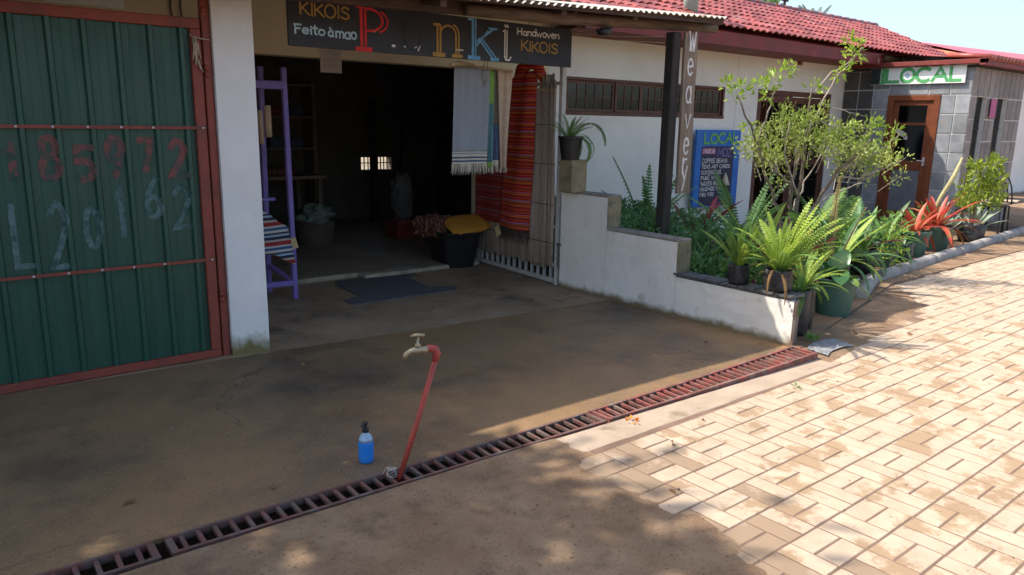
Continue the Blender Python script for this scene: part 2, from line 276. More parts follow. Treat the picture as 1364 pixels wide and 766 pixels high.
# ------------------------------------------------------------------ hand lettering
def arc(cx, cy, rx, ry, a0, a1, n=12): return [(cx+rx*math.cos(R(a0+(a1-a0)*i/n)), cy+ry*math.sin(R(a0+(a1-a0)*i/n))) for i in range(n+1)]
def sm(pts, k=4):
    o = []
    P = [pts[0]]+pts+[pts[-1]]
    for i in range(1, len(P)-2):
        for j in range(k):
            t = j/k
            o.append(tuple(.5*((2*P[i][c])+(-P[i-1][c]+P[i+1][c])*t+(2*P[i-1][c]-5*P[i][c]+4*P[i+1][c]-P[i+2][c])*t*t+(-P[i-1][c]+3*P[i][c]-3*P[i+1][c]+P[i+2][c])*t**3) for c in (0, 1)))
    return o+[pts[-1]]
Scv = sm([(.5, .84), (.3, 1), (.07, .82), (.14, .6), (.42, .42), (.5, .2), (.28, 0), (.02, .14)])
G = {
 'K': (.6, [[(.03, 0), (.03, 1)], [(.5, 1), (.06, .45)], [(.14, .55), (.56, 0)]]), 'I': (.24, [[(.1, 0), (.1, 1)]]),
 'O': (.74, [arc(.34, .5, .32, .5, 90, 450, 16)]), 'S': (.6, [Scv]), 'F': (.55, [[(.05, 0), (.05, 1)], [(-.03, .98), (.5, .98)], [(.05, .55), (.4, .57)]]),
 'E': (.55, [[(.48, 0), (.03, 0), (.03, 1), (.48, 1)], [(.03, .5), (.4, .5)]]), 'L': (.55, [[(.04, 1), (.04, .02), (.48, .02)]]),
 'C': (.66, [arc(.34, .5, .32, .5, 50, 310, 14)]), 'A': (.66, [[(.02, 0), (.3, 1), (.58, 0)], [(.13, .36), (.47, .36)]]),
 'M': (.78, [[(.03, 0), (.08, 1), (.35, .35), (.62, 1), (.68, 0)]]), 'N': (.65, [[(.03, 0), (.03, 1), (.52, 0), (.52, 1)]]),
 'D': (.66, [[(.03, 0), (.03, 1)]+arc(.12, .5, .44, .5, 90, -90, 8)+[(.03, 0)]]), 'T': (.6, [[(.27, 0), (.27, 1)], [(0, 1), (.55, 1)]]),
 'B': (.6, [[(.03, 0), (.03, 1)]+arc(.2, .76, .25, .24, 90, -90, 6)+arc(.2, .26, .3, .26, 90, -90, 6)+[(.03, 0)]]),
 'P': (.58, [[(.03, 0), (.03, 1)]+arc(.2, .74, .28, .26, 90, -90, 6)+[(.03, .48)]]), 'R': (.6, [[(.03, 0), (.03, 1)]+arc(.2, .74, .28, .26, 90, -90, 6)+[(.03, .48)], [(.2, .48), (.52, 0)]]),
 'H': (.64, [[(.03, 0), (.03, 1)], [(.52, 0), (.52, 1)], [(.03, .5), (.52, .52)]]), 'U': (.64, [[(.03, 1), (.03, .3)]+arc(.28, .28, .25, .28, 180, 360, 8)+[(.53, 1)]]),
 'W': (.84, [[(0, 1), (.2, 0), (.38, .8), (.56, 0), (.76, 1)]]), 'X': (.6, [[(0, 0), (.5, 1)], [(0, 1), (.5, 0)]]), 'Z': (.6, [[(0, 1), (.5, 1), (0, 0), (.52, 0)]]), 'Y': (.6, [[(0, 1), (.27, .5), (.54, 1)], [(.27, .5), (.27, 0)]]), 'V': (.6, [[(0, 1), (.27, 0), (.54, 1)]]),
 'e': (.55, [[(.04, .32), (.46, .36)]+arc(.25, .32, .22, .32, 10, 320, 12)]), 'i': (.22, [[(.1, 0), (.1, .62)], [(.1, .8), (.1, .88)]]),
 't': (.4, [[(.17, .95), (.17, .1), (.3, .02)], [(0, .66), (.36, .66)]]), 'o': (.56, [arc(.26, .32, .22, .31, 90, 450, 14)]),
 'a': (.56, [arc(.24, .30, .21, .30, 30, 330, 12), [(.46, .62), (.46, .05), (.52, 0)]]), 'à': (.56, [arc(.24, .30, .21, .30, 30, 330, 12), [(.46, .62), (.46, .05), (.52, 0)], [(.14, .98), (.30, .78)]]),
 'm': (.82, [[(.05, 0), (.05, .62)], [(.05, .4)]+arc(.22, .42, .16, .2, 170, 0, 6)+[(.38, 0)], [(.38, .4)]+arc(.55, .42, .16, .2, 170, 0, 6)+[(.71, 0)]]),
 'n': (.54, [[(.05, 0), (.05, .62)], [(.05, .36)]+arc(.24, .40, .19, .22, 170, 0, 7)+[(.43, 0)]]), 'd': (.56, [arc(.24, .30, .21, .30, 30, 330, 12), [(.46, 1), (.46, 0)]]),
 'w': (.7, [[(0, .62), (.15, 0), (.31, .5), (.46, 0), (.62, .62)]]), 'v': (.52, [[(0, .62), (.22, 0), (.44, .62)]]), 'r': (.42, [[(.05, 0), (.05, .62)], [(.05, .36), (.18, .58), (.36, .58)]]),
 'y': (.52, [[(0, .62), (.24, .1)], [(.46, .62), (.12, -.35)]]),
 '1': (.35, [[(.02, .78), (.18, 1), (.18, 0)]]), '8': (.6, [arc(.27, .75, .2, .24, 90, 450, 12), arc(.27, .26, .25, .26, 90, 450, 12)]),
 '5': (.55, [[(.48, 1), (.1, 1), (.08, .58)]+arc(.24, .30, .24, .30, 110, -140, 9)]), '9': (.55, [arc(.25, .7, .22, .28, 20, 380, 12), [(.47, .8), (.42, .3), (.2, 0)]]),
 '7': (.5, [[(.02, .95), (.46, 1), (.2, 0)]]), '2': (.6, [sm([(.04, .8), (.25, 1), (.46, .76), (.3, .4), (.02, .03)])+[(.52, .05)]]), '0': (.6, [arc(.27, .5, .24, .5, 90, 450, 14)]),
 '6': (.55, [sm([(.4, 1), (.15, .7), (.05, .3)], 4)+arc(.26, .27, .22, .27, 170, -170, 10)]), '+': (.5, [[(.2, .3), (.2, .7)], [(0, .5), (.4, .5)]]), '-': (.4, [[(.05, .4), (.3, .4)]]), ' ': (.38, []),
}
def ribbon(mb, pts, wd, O, X, Y, off, sub=0, surf=None):
    """flat painted stroke of width wd along pts (plane coordinates) on the plane O + x*X + y*Y"""
    if len(pts) < 2: return
    P = [Vector((p[0], p[1])) for p in pts]
    if sub:
        Q = [P[0]]
        for a, b in zip(P, P[1:]):
            k = max(1, int((b-a).length/sub)); Q += [a+(b-a)*(i/k) for i in range(1, k+1)]
        P = Q
    nrm = X.cross(Y).normalized()
    rows = []
    for i, p in enumerate(P):
        a = P[max(i-1, 0)]; b = P[min(i+1, len(P)-1)]
        d1 = (p-a) if i else (b-p); d2 = (b-p) if i < len(P)-1 else (p-a)
        d1 = d1.normalized(); d2 = d2.normalized(); d = (d1+d2)
        d = d.normalized() if d.length > .3 else d2
        n = Vector((-d.y, d.x)); k = 1/max(.6, n.dot(Vector((-d1.y, d1.x))))
        h = wd/2*k*(1+.15*noise.noise(Vector((p.x*40+O.x*7, p.y*40, 3))))
        if i == 0: p = p - d*wd*.3
        if i == len(P)-1: p = p + d*wd*.3
        rows.append((p, n*h))
    cs = (-1, 1) if not surf else (-1, -.33, .33, 1)
    vs = []; fs = []; m = len(cs)
    for p, h in rows:
        off += .00004
        for c in cs:
            q = p+h*c; z = off + (surf(q.x) if surf else 0)
            vs.append(O+X*q.x+Y*q.y+nrm*z)
    for i in range(len(rows)-1):
        for j in range(m-1): a = i*m+j; fs.append((a, a+m, a+m+1, a+1))
    mb.add(vs, fs)
def text(mb, s, O, X, Y, h, width, wd, jit=.03, off=.0015, slope=0):
    """s written from O; h cap height; width the total length the word fills"""
    O = Vector(O); X = Vector(X); Y = Vector(Y)
    tot = sum(G[c][0] for c in s); sx = width/tot; x = 0; r = random.Random(hash_(s))
    for k, c in enumerate(s):
        dy = r.uniform(-jit, jit)*h + slope*x*sx; ds = 1+r.uniform(-jit, jit)*2
        for st in G[c][1]:
            ribbon(mb, [((x+p[0])*sx, p[1]*h*ds+dy) for p in st], wd, O, X, Y, off); off += .00012
        x += G[c][0]
def hash_(s): return sum((i+3)*ord(c) for i, c in enumerate(s))
VX = Vector((1, 0, 0)); VZ = Vector((0, 0, 1))
# ================================================================== GROUND
DA = Vector((.672, 2.900)); DB = Vector((4.94, 2.800)); dd = (DB-DA).normalized(); dn = Vector((dd.y, -dd.x))   # drain line, normal to the street
def dpt(s, t, z=0): q = DA+dd*s+dn*t; return Vector((q.x, q.y, z))      # s along the drain, t towards the street
S1 = (DB-DA).length
mb = MB()
mb.add([(-900, -900, -.32), (900, -900, -.32), (900, 900, -.32), (-900, 900, -.32)], [(0, 1, 2, 3)])
struct(mb, 'ground', m_ground)
def slab(name, poly, z, mat, depth=.3, **k):
    n = len(poly); mb = MB(); mb.add([(x, y, z) for x, y in poly]+[(x, y, z-depth) for x, y in poly],
        [tuple(range(n))]+[(i, i+n, (i+1) % n+n, (i+1) % n) for i in range(n)])
    return struct(mb, name, mat, **k)
def xy(v): return (v.x, v.y)
dl0 = xy(dpt(-9, 0)); dlw = xy(dpt(-9, .165)); dr0 = xy(dpt(S1+.02, 0)); drw = xy(dpt(S1+.02, .205))
jl = (1.4, 5.02); jr = (5.02, 4.72)
slab('driveway', [dl0, dr0, (5.02, 2.80), (5.02, 4.712), (1.4, 5.012), (-9, 5.6)], 0, m_drive)
slab('forecourt', [(-9, 5.608), (1.4, 5.020), (5.02, 4.720), (5.02, 5.3), (5.30, 5.3), (5.30, 7.1), (-9, 7.1)], 0, m_drive2)
slab('street', [(-40, -30), (60, -30), (60, 3.6), (8, 3.5), (5.2, 2.85), (5.2, 2.797), dr0, drw, dlw, (-40, 3.0)], -.0012, m_street)
slab('back_lot', [(-40, 3.3), dl0, (-9, 7.1), (-9, 14), (60, 14), (60, 60), (-40, 60)], -.01, m_ground)
slab('sidewalk', [(5.02, 2.80), (5.2, 2.797), (5.2, 2.85), (8, 3.5), (60, 3.6), (60, 13.99), (13.2, 13.99), (13.2, 7.1), (5.30, 7.1), (5.30, 5.3), (5.02, 5.3)], .012, m_sand)
mb = MB()
a, b, c, d = dpt(-9, 0), dpt(S1+.02, 0), dpt(S1+.02, .205), dpt(-9, .165)
mb.add([(*xy(p), z) for z in (-.02, -.16) for p in (a, b, c, d)], [(4, 5, 6, 7), (0, 4, 5, 1)[::-1], (2, 6, 7, 3)[::-1], (1, 5, 6, 2)[::-1]])
struct(mb, 'drain_channel', m_trench)
# pale concrete edging between the drain and the pavers
mb = MB()
def edgef(u, v):
    s = 1.75+u*(S1-1.75+.75); t0 = .178 if s < S1 else .0; t1 = .36 - .05*u+.018*noise.noise(Vector((s*3, 1, 0)))
    t = (.168+.04*s/S1)*(1-v)+(t1+.06)*v
    return dpt(s, t, .001+.002*noise.noise(Vector((s*5, t*9, 2)))-(.012 if v > .95 else 0))
mb.grid(edgef, 80, 6); struct(mb, 'concrete_edging', m_edge)
# pavers: basket weave, 20 cm cells
street = bpy.data.objects['street']
def lerp_tab(t, x):
    for (a, b), (c, d) in zip(t, t[1:]):
        if x <= c: return b+(d-b)*max(0, (x-a))/(c-a)
    return t[-1][1]
YB = [(2, 2.44), (5, 2.50), (6.1, 2.68), (7.2, 2.86), (8, 3.46), (12.25, 3.86), (25, 4.9)]
CX = .2; CY = .208; PX = .16; PY = .135
bricks = []
for i in range(8, 118):
    for j in range(-6, 26):
        x0 = PX+i*CX; y0 = PY+j*CY
        v = (i+j+1) % 2
        for k in (0, 1):
            if v: bx, by, sx, sy = x0+CX*(.25+.5*k), y0+CY/2, CX/2, CY
            else: bx, by, sx, sy = x0+CX/2, y0+CY*(.25+.5*k), CX, CY/2
            if by+sy/2 > lerp_tab(YB, bx)+.03 or bx < 1.9: continue
            d = Vector((bx, by, 0))-CAM; z = d.dot(fw)
            if z < .3: continue
            px = 682+1005*d.dot(r2)/z; py = 383-1005*d.dot(u2)/z
            vis = -20 < px < 1384 and -20 < py < 790 and bx > 2.25
            if bx < 2.25 and by < .6: continue
            bricks.append((0 if vis else 1, z, bx, by, sx, sy))
bricks.sort()
def brick_mb(mb, cx, cy, sx, sy, zt, z0=-.03, tilt=(0, 0)):
    gx, gy = sx/2-.0038, sy/2-.0044; c = .0022; vs = []
    for q, z in ((0, z0), (0, zt-c), (c, zt)):
        for a, b in ((-1, -1), (1, -1), (1, 1), (-1, 1)):
            X = a*(gx-q); Y = b*(gy-q); vs.append((cx+X, cy+Y, z+(tilt[0]*X+tilt[1]*Y if z > z0 else 0)))
    fs = [(8, 9, 10, 11)]
    for l in (0, 4):
        for k in range(4): fs.append((l+k, l+(k+1) % 4, l+4+(k+1) % 4, l+4+k))
    mb.add(vs, fs)
bl = MB(); brick_mb(bl, 0, 0, .2, .1, 0); meL = bl.mesh('brick', m_brick); meD = bl.mesh('brick', m_brickd)
rest = MB()
for n, (vv, z, bx, by, sx, sy) in enumerate(bricks):
    dz = .0012+rnd.uniform(-.0008, .0012); t = (rnd.uniform(-.006, .006), rnd.uniform(-.006, .006))
    if n < 300 and not vv:
        inst('brick', meD if rnd.random() < 1.0-(bx-2.35-.25*noise.noise(Vector((bx, by*1.5, 0))))/.55 else meL, street, (bx, by, dz), (t[0], t[1], (0 if sx > sy else math.pi/2)+rnd.uniform(-.008, .008)), (max(sx, sy)/.2, min(sx, sy)/.1, 1))
    else: brick_mb(rest, bx, by, sx, sy, dz, tilt=t)
build(rest, 'more_bricks', m_brick, street, kind='stuff')
# sand lying over the pavers: thick on the left, thin drifts further right
def sandh(x, y):
    n1 = noise.fractal(Vector((x*1.1, y*1.1, 5)), 1.0, 2.0, 5); n2 = noise.fractal(Vector((x*3.1+9, y*3.1, 1)), .8, 2.0, 6)
    xl = 2.42+.35*n1+.10*n2
    k = min(1, max(0, (xl-x)/.45+.5)); k = k*k*(3-2*k)
    h = -.0135+.0062*n2+.003*n1
    h = h*(1-k)+(.004+.0015*n2)*k
    yb = lerp_tab(YB, x)
    e = min(1, max(0, (y-yb+.10)/.12)); h = h*(1-e)+(.0045+.002*n2)*e*(1 if x > 4.9 else (k+.15))-(0 if x > 4.9 else .006*e*(1-k))
    return h
mb = MB()
def sf(u, v):
    x = -1.2+u*u*0 + u*11.2; y0 = -1.0; 
    ye = dpt(max(0, min(x-.672, S1)), .17).y if x < 4.96 else (2.80 if x < 5.2 else lerp_tab([(5.2, 2.85), (8, 3.45), (12, 3.55)], x))
    y = y0+(ye-y0-.002)*v
    return (x, y, sandh(x, y))
mb.grid(sf, 620, 190); build(mb, 'drifted_sand', m_sand, None, smooth=True, kind='stuff', label='brown sand drifted over the street pavers beside the drain', category='sand')
# kerb
mb = MB()
kp = [(7.05, 3.30), (7.95, 3.62), (12.25, 3.98), (26, 5.1)]
def kpt(s, off, z):
    a, b = (kp[0], kp[1]) if s < .97 else ((kp[1], kp[2]) if s < .97+4.32 else (kp[2], kp[3]))
    s0 = 0 if s < .97 else (.97 if s < 5.29 else 5.29); d = (Vector(b)-Vector(a)).normalized(); q = Vector(a)+d*(s-s0)
    return (q.x-d.y*off, q.y+d.x*off, z)
prof = [(0, -.03), (0, .05), (.02, .085), (.07, .10), (.12, .085), (.145, .04), (.145, -.03)]
mk = M('worn_kerb', (.36, .34, .31), (.27, .25, .22), 7, .9, .6, 50)
kerbo = None
s = 0; segs = []
while s < 18:
    ln = .95
    m1 = MB(); ns = 6
    vs = []; fs = []
    for i in range(ns+1):
        ss = s+(ln-.02)*i/ns
        for (o, z) in prof:
            n_ = .008*noise.noise(Vector((ss*5, o*20, z*20))); vs.append(kpt(ss, o+n_, z+n_*.7))
    m_ = len(prof)
    for i in range(ns):
        for k in range(m_-1): a = i*m_+k; fs.append((a, a+m_, a+m_+1, a+1))
    fs.append(tuple(range(m_-1, -1, -1))[::-1]); fs.append(tuple(range(ns*m_, ns*m_+m_))[::-1])
    m1.add(vs, fs); segs.append(m1); s += ln
kb = MB(); kb.add([kpt(i*.9, o, -.02) for i in range(20) for o in (.02, .12)], [(2*i, 2*i+2, 2*i+3, 2*i+1) for i in range(19)])
kerbo = struct(kb, 'kerb', mk)
for m1 in segs: build(m1, 'kerb_stone', mk, kerbo, smooth=True)
# ================================================================== DRAIN GRATES
m_rustd = M('dark_rusted_iron', (.17, .062, .048), (.10, .062, .050), 14, .75, .7, 90, c3=(.13, .105, .09), s3=9, lo3=.48, hi3=.64, rv=.2)  # darker, browner copy of the red iron for the left two grates
def grate(s0, s1, w0, w1, z0, z1, pitch_, label, ht=.03, m_rust=m_rustd):
    t = thing('drain_grate', label, 'drain grate', dpt((s0+s1)/2, .08, z0), 'iron grates over the drain channel')
    def P(s, f, z):   # f 0..1 across
        k = (s-s0)/(s1-s0); wd = w0+(w1-w0)*k; return dpt(s, .004+(wd-.008)*f, z0+(z1-z0)*max(0, k)**1.6+z)
    fr = MB(); n = 10
    for (fa, fb) in ((0, .11), (.89, 1)):
        vs = []; fs = []
        for i in range(n+1):
            s = s0+(s1-s0)*i/n
            vs += [P(s, fa, 0), P(s, fb, 0), P(s, fb, -ht), P(s, fa, -ht)]
        for i in range(n):
            for k in range(4): a = i*4+k; b = i*4+(k+1) % 4; fs.append((a, b, b+4, a+4))
        fs += [(0, 3, 2, 1), (n*4, n*4+1, n*4+2, n*4+3)]
        fr.add(vs, fs)
    for a, b in ((s0, s0+.025), (s1-.025, s1)):
        vs = [P(s, f, z) for z in (-.0015, -ht) for s in (a, b) for f in (.13, .87)]
        fr.add(vs, [(0, 1, 3, 2), (4, 6, 7, 5), (0, 4, 5, 1), (2, 3, 7, 6), (0, 2, 6, 4), (1, 5, 7, 3)])
    build(fr, 'frame', m_rust, t)
    nb = int((s1-s0-.05)/pitch_)
    for i in range(nb):
        s = s0+.025+(s1-s0-.05)*(i+.5)/nb; bw = .0085; m1 = MB(); sk = rnd.uniform(-.003, .003)
        A = P(s, .12, -.003); B = P(s+sk, .88, -.003-rnd.uniform(0, .003)); m1.bar(A-Vector((0, 0, .010)), B-Vector((0, 0, .010)), bw*2, .016)
        build(m1, 'bar', m_rust, t)
    return t
grate(-1.3, -.075, .150, .150, .004, .004, .066, 'dark rusty iron grate at the left end of the drain')
grate(-.035, 2.205, .150, .172, .004, .006, .064, 'long rusty iron grate beneath the red standpipe')
grate(2.225, S1-.03, .172, .215, .010, .048, .060, 'sunlit red grate tilted up beside the white wall end', .042, m_rust)
# crumpled plastic at the end of the drain
mb = MB()
mb.grid(lambda u, v: (4.99+.42*u+.05*v, 2.56+.19*v+.03*math.sin(u*4)+.05*u, .016+.008*noise.noise(Vector((u*5, v*4, 3)))+.005*noise.noise(Vector((u*14, v*9, 1)))), 30, 14)
mb.grid(lambda u, v: (4.99+.42*u+.05*v, 2.56+.19*v+.03*math.sin(u*4)+.05*u, .004), 1, 1)
build(mb, 'plastic_sheet', M('grey_sheet', (.27, .27, .28), (.2, .2, .2), 12, .6, .4), None, label='crumpled grey plastic sheet lying past the right end of the drain', category='plastic sheet')
# ================================================================== STANDPIPE AND BOTTLE
t = thing('standpipe', 'red leaning water pipe with brass tap rising out of the drain', 'water tap', (1.607, 2.803, .005))
top = Vector((1.842, 2.80, .548)); base = Vector((1.607, 2.803, -.08))
mb = MB(); mb.tube([base, base.lerp(top, .5)+Vector((.006, 0, 0)), top], .0128, 12); build(mb, 'pipe', m_redpipe, t, smooth=True)
mb = MB(); mb.tube([top-Vector((.012, 0, .03)), top+Vector((0, 0, .005)), top+Vector((-.006, .004, .022)), top+Vector((-.03, .01, .03)), top+Vector((-.045, .012, .028))], [.016, .019, .019, .017, .017], 12); build(mb, 'elbow', m_redpipe, t, smooth=True)
b = top+Vector((-.045, .012, .028))
mb = MB(); mb.tube([b, b+Vector((-.02, .005, 0)), b+Vector((-.045, .012, .002)), b+Vector((-.075, .02, .0)), b+Vector((-.098, .026, -.012)), b+Vector((-.106, .028, -.035))], [.017, .014, .019, .012, .012, .011], 12)
build(mb, 'spout', m_brass, t, smooth=True)
mb = MB(); hb = b+Vector((-.045, .012, .015)); mb.tube([hb, hb+Vector((0, 0, .015)), hb+Vector((0, 0, .02)), hb+Vector((.004, 0, .05))], [.015, .013, .007, .007], 10); build(mb, 'stem', m_brass, t, smooth=True)
mb = MB(); mb.tube([hb+Vector((-.028, .016, .052)), hb+Vector((0, 0, .057)), hb+Vector((.030, -.014, .055))], [.007, .008, .007], 8); build(mb, 'tap_handle', m_brass, t, smooth=True)
mb = MB()
for k in range(5):
    rr_ = .019+.004*rnd.random(); mb.tube([Vector((1.607+rr_*math.cos(a)-.012, 2.803+rr_*math.sin(a), .02+.008*k+.008*math.sin(a+k))) for a in [j*.6 for j in range(11)]], .0011, 4)
mb.tube([(1.59, 2.79, .05), (1.565, 2.80, .06), (1.55, 2.81, .03)], .0017, 4)
build(mb, 'binding_wire', m_whitemetal, t)
t = thing('soap_bottle', 'clear pump bottle of blue liquid standing on the dark driveway', 'soap bottle', (1.587, 3.03, .001))
o3 = (1.587, 3.03, .001)
mb = MB(); mb.lathe([(.033, 0), (.036, .004), (.037, .02), (.037, .095), (.0345, .105)], o3, 24); mb.add([(1.587+.0345*math.cos(a*math.pi/12), 3.03+.0345*math.sin(a*math.pi/12), .106) for a in range(24)], [tuple(range(24))]); build(mb, 'liquid', m_soap, t, smooth=True)
mb = MB(); mb.lathe([(.0350, .1065), (.033, .118), (.024, .136), (.0135, .146), (.0135, .150)], o3, 24); build(mb, 'bottle_shoulder', m_clear, t, smooth=True)
mb = MB(); mb.lathe([(.016, .150), (.016, .168), (.006, .170), (.006, .186), (.013, .188), (.013, .197), (.004, .199)], o3, 16); mb.tube([(1.587, 3.03, .193), (1.572, 3.022, .194), (1.556, 3.013, .188)], [.007, .006, .004], 8); build(mb, 'pump', m_black, t, smooth=True)
# ================================================================== GREEN GATE
gy = 5.10
t = thing('metal_gate', 'green ribbed sheet gate in red frame with chalked numbers', 'gate', (.2, gy, 0))
GX0 = -2.2
def prof_(x):   # rib profile of the sheet (towards the street is positive)
    k = ((x-.581) % .1785); k = min(k, .1785-k)
    return .024 if k < .011 else (.024*(1-(k-.011)/.010) if k < .021 else 0)
mb = MB(); xs = []
n0 = int((GX0-.581)/.1785)-1
for k in range(n0, 7):
    c = .581+k*.1785
    for d_ in (-.021, -.011, .011, .021): xs.append(c+d_)
    xs += [c+.06, c+.062, c+.068, c+.070, c+.115, c+.117, c+.123, c+.125]
xs = sorted(x for x in xs if GX0 < x < 1.52)+[1.525]; xs[0] = GX0
def pz(x):
    v = prof_(x); k = ((x-.581) % .1785)
    return v+(.0016 if (.0615 < k < .0690 or .1165 < k < .1245) else 0)
vs = [(x, gy-pz(x), z) for z in (.05, 2.135) for x in xs]+[(x, gy-pz(x)+.003, z) for z in (.05, 2.135) for x in xs]
n = len(xs); fs = [(i, i+1, i+1+n, i+n) for i in range(n-1)]+[(2*n+i+1, 2*n+i, 3*n+i, 3*n+i+1) for i in range(n-1)]
mb.add(vs, fs); build(mb, 'ribbed_sheet', m_green, t)
mb = MB(); mb.box(GX0, 1.585, gy-.032, gy+.02, 2.132, 2.195); build(mb, 'top_rail', m_redframe, t, bevel=.004)
mb = MB(); mb.box(GX0, 1.585, gy-.034, gy+.02, .004, .056); build(mb, 'bottom_rail', m_redframe, t, bevel=.004)
mb = MB(); mb.box(1.522, 1.5855, gy-.033, gy+.019, .057, 2.131); build(mb, 'gate_stile', m_redframe, t, bevel=.004)
for z in (1.529, .676):
    mb = MB(); mb.box(GX0, 1.521, gy-.030, gy-.0255, z-.010, z+.010); sb = build(mb, 'strap', m_redframe, t)
    for k in range(-13, 6):
        x = .581+k*.1785-.03+(.12 if k == 5 else 0)
        if x > GX0: mb = MB(); mb.tube([(x, gy-.030, z), (x, gy-.036, z)], .007, 7); build(mb, 'bolt_head', m_whitemetal, sb)
def gsurf(x0): return lambda x: prof_(x0+x)+.0035
def gl(ch, x0, z0, x1, z1, mt, wd):
    m1 = MB(); wq, hq = x1-x0, z1-z0; gw = G[ch][0]*.85
    for k, st in enumerate(G[ch][1]):
        ribbon(m1, [(p[0]/gw*wq, p[1]*hq) for p in st], wd, Vector((x0, gy, z0)), VX, VZ, .0006*k, .02, gsurf(x0))
    build(m1, 'painted_number', mt, t)
chalkm = []
def chalk(name, c, amt):
    """rubbed chalk: mostly the green of the sheet with colour broken through it"""
    return M(name, tuple(c), tuple(.45*a+.55*b for a, b in zip(c, (.02, .07, .052))), 22, .85, c3=(.028, .072, .055), s3=14, lo3=.48, hi3=.62)
ck1 = chalk('pink_number_chalk', (.22, .070, .065), .5); ck2 = chalk('blue_number_chalk', (.12, .18, .18), .5)
for ch, a in (('1', (.490, 1.235, .535, 1.42)), ('8', (.655, 1.235, .74, 1.47)), ('5', (.825, 1.22, .915, 1.41)), ('9', (1.0, 1.24, 1.08, 1.47)), ('7', (1.178, 1.265, 1.245, 1.46)), ('2', (1.355, 1.225, 1.45, 1.45))): gl(ch, *a, ck1, .040)
for ch, a in (('L', (.475, .73, .567, 1.09)), ('2', (.655, .70, .757, 1.09)), ('0', (.845, .815, .922, 1.05)), ('1', (1.02, .87, 1.075, 1.16)), ('6', (1.19, .975, 1.275, 1.215)), ('2', (1.355, .89, 1.463, 1.17))): gl(ch, *a, ck2, .033)
t = thing('gate_post', 'red steel post between green gate and white pillar', 'post', (1.622, gy, 0))
mb = MB(); mb.box(1.597, 1.645, gy-.03, gy+.03, 0, 2.62); build(mb, 'post', m_redframe, t, bevel=.004)
for z in (1.86, 1.90, 2.25, .40, .44):
    mb = MB(); mb.tube([(1.606, gy-.042, z-.016), (1.606, gy-.042, z+.016)], .014, 10); build(mb, 'hinge_knuckle', m_redframe, t, smooth=True)
mb = MB()
for k in range(9):
    x = 1.545+rnd.uniform(-.012, .014); z = 2.0+rnd.uniform(-.03, .05)
    mb.tube([(1.53, gy-.04, 2.085), (x, gy-.055, z+.03), (x+rnd.uniform(-.015, .015), gy-.052, z-rnd.uniform(.03, .08))], .0045, 4)
mb.tube([(1.515, gy-.04, 2.09), (1.57, gy-.05, 2.075), (1.64, gy-.036, 2.07)], .005, 5)
mb.tube([(1.56, gy-.05, 1.95), (1.565, gy-.052, 1.90), (1.585, gy-.05, 1.87)], [.003, .008, .002], 5)
build(mb, 'rag_tie', m_rope, None, smooth=True, label='pale rag knotted round the gate corner and its red post', category='rag')
# yard behind the gate
t = thing('yard_building', 'beige wall of the yard building showing above the green gate', 'building', (-1, 8.2, 0))
mb = MB(); mb.box(-9, 1.3, 8.2, 8.4, 0, 2.52); mb.box(1.3, 1.95, 8.19, 8.41, 0, 3.1); build(mb, 'wall', m_cream, t)
mb = MB()
for x in (1.99, 2.07): mb = MB(); mb.tube([(x-.03, 7.07, 2.94), (x, 7.06, 2.7), (x-.01, 7.07, 2.5), (x+.02, 7.08, 2.3)], .009, 5); build(mb, 'cable', m_wire, t)
mb = MB(); mb.box(1.05, 1.62, 7.05, 7.09, 2.445, 2.56); build(mb, 'white_plank', m_signwhite, t)
# ================================================================== PILLAR
mb = MB()
def pf(u, v):   # slightly uneven plaster sides
    z = v*2.75; k = u*4; q = int(min(3.999, k)); f = k-q
    c = [(1.652, 5.045), (1.893, 5.0), (1.893, 5.32), (1.652, 5.32), (1.652, 5.045)]
    x = c[q][0]+(c[q+1][0]-c[q][0])*f; y = c[q][1]+(c[q+1][1]-c[q][1])*f
    n_ = .0025*noise.noise(Vector((x*12, y*12, z*6))); return (x+n_, y+n_, z)
mb.grid(pf, 24, 60); build(mb, 'pillar', m_pillar, None, bevel=0, label='white plastered square pillar left of the shop forecourt', category='pillar')
# ================================================================== SHOP BUILDING
FY = 7.1
shop = thing('shop_building', 'long cream walled shop building with red tiled roof', 'building', (6, FY, 0))
def wall_xz(name, x0, x1, z0, z1, holes, y0, y1, mat, parent):
    xs = sorted({x0, x1, *[h[0] for h in holes], *[h[1] for h in holes]}); zs = sorted({z0, z1, *[h[2] for h in holes], *[h[3] for h in holes]})
    xs = [x for x in xs if x0 <= x <= x1]; zs = [z for z in zs if z0 <= z <= z1]; mb = MB()
    solid = [[not any(h[0] <= (a+b)/2 <= h[1] and h[2] <= (c+d)/2 <= h[3] for h in holes) for c, d in zip(zs, zs[1:])] for a, b in zip(xs, xs[1:])]
    for i, (a, b) in enumerate(zip(xs, xs[1:])):
        for j, (c, d) in enumerate(zip(zs, zs[1:])):
            if not solid[i][j]: continue
            mb.add([(a, y0, c), (b, y0, c), (b, y0, d), (a, y0, d)], [(0, 1, 2, 3)]); mb.add([(a, y1, c), (b, y1, c), (b, y1, d), (a, y1, d)], [(3, 2, 1, 0)])
            for (di, dj, q) in ((-1, 0, [(a, y0, c), (a, y0, d), (a, y1, d), (a, y1, c)]), (1, 0, [(b, y0, c), (b, y1, c), (b, y1, d), (b, y0, d)]), (0, -1, [(a, y0, c), (a, y1, c), (b, y1, c), (b, y0, c)]), (0, 1, [(a, y0, d), (b, y0, d), (b, y1, d), (a, y1, d)])):
                ii, jj = i+di, j+dj
                if not (0 <= ii < len(xs)-1 and 0 <= jj < len(zs)-1) or not solid[ii][jj]: mb.add(q, [(0, 1, 2, 3)])
    return build(mb, name, mat, parent)
H1 = (1.95, 5.30, 0, 2.175)
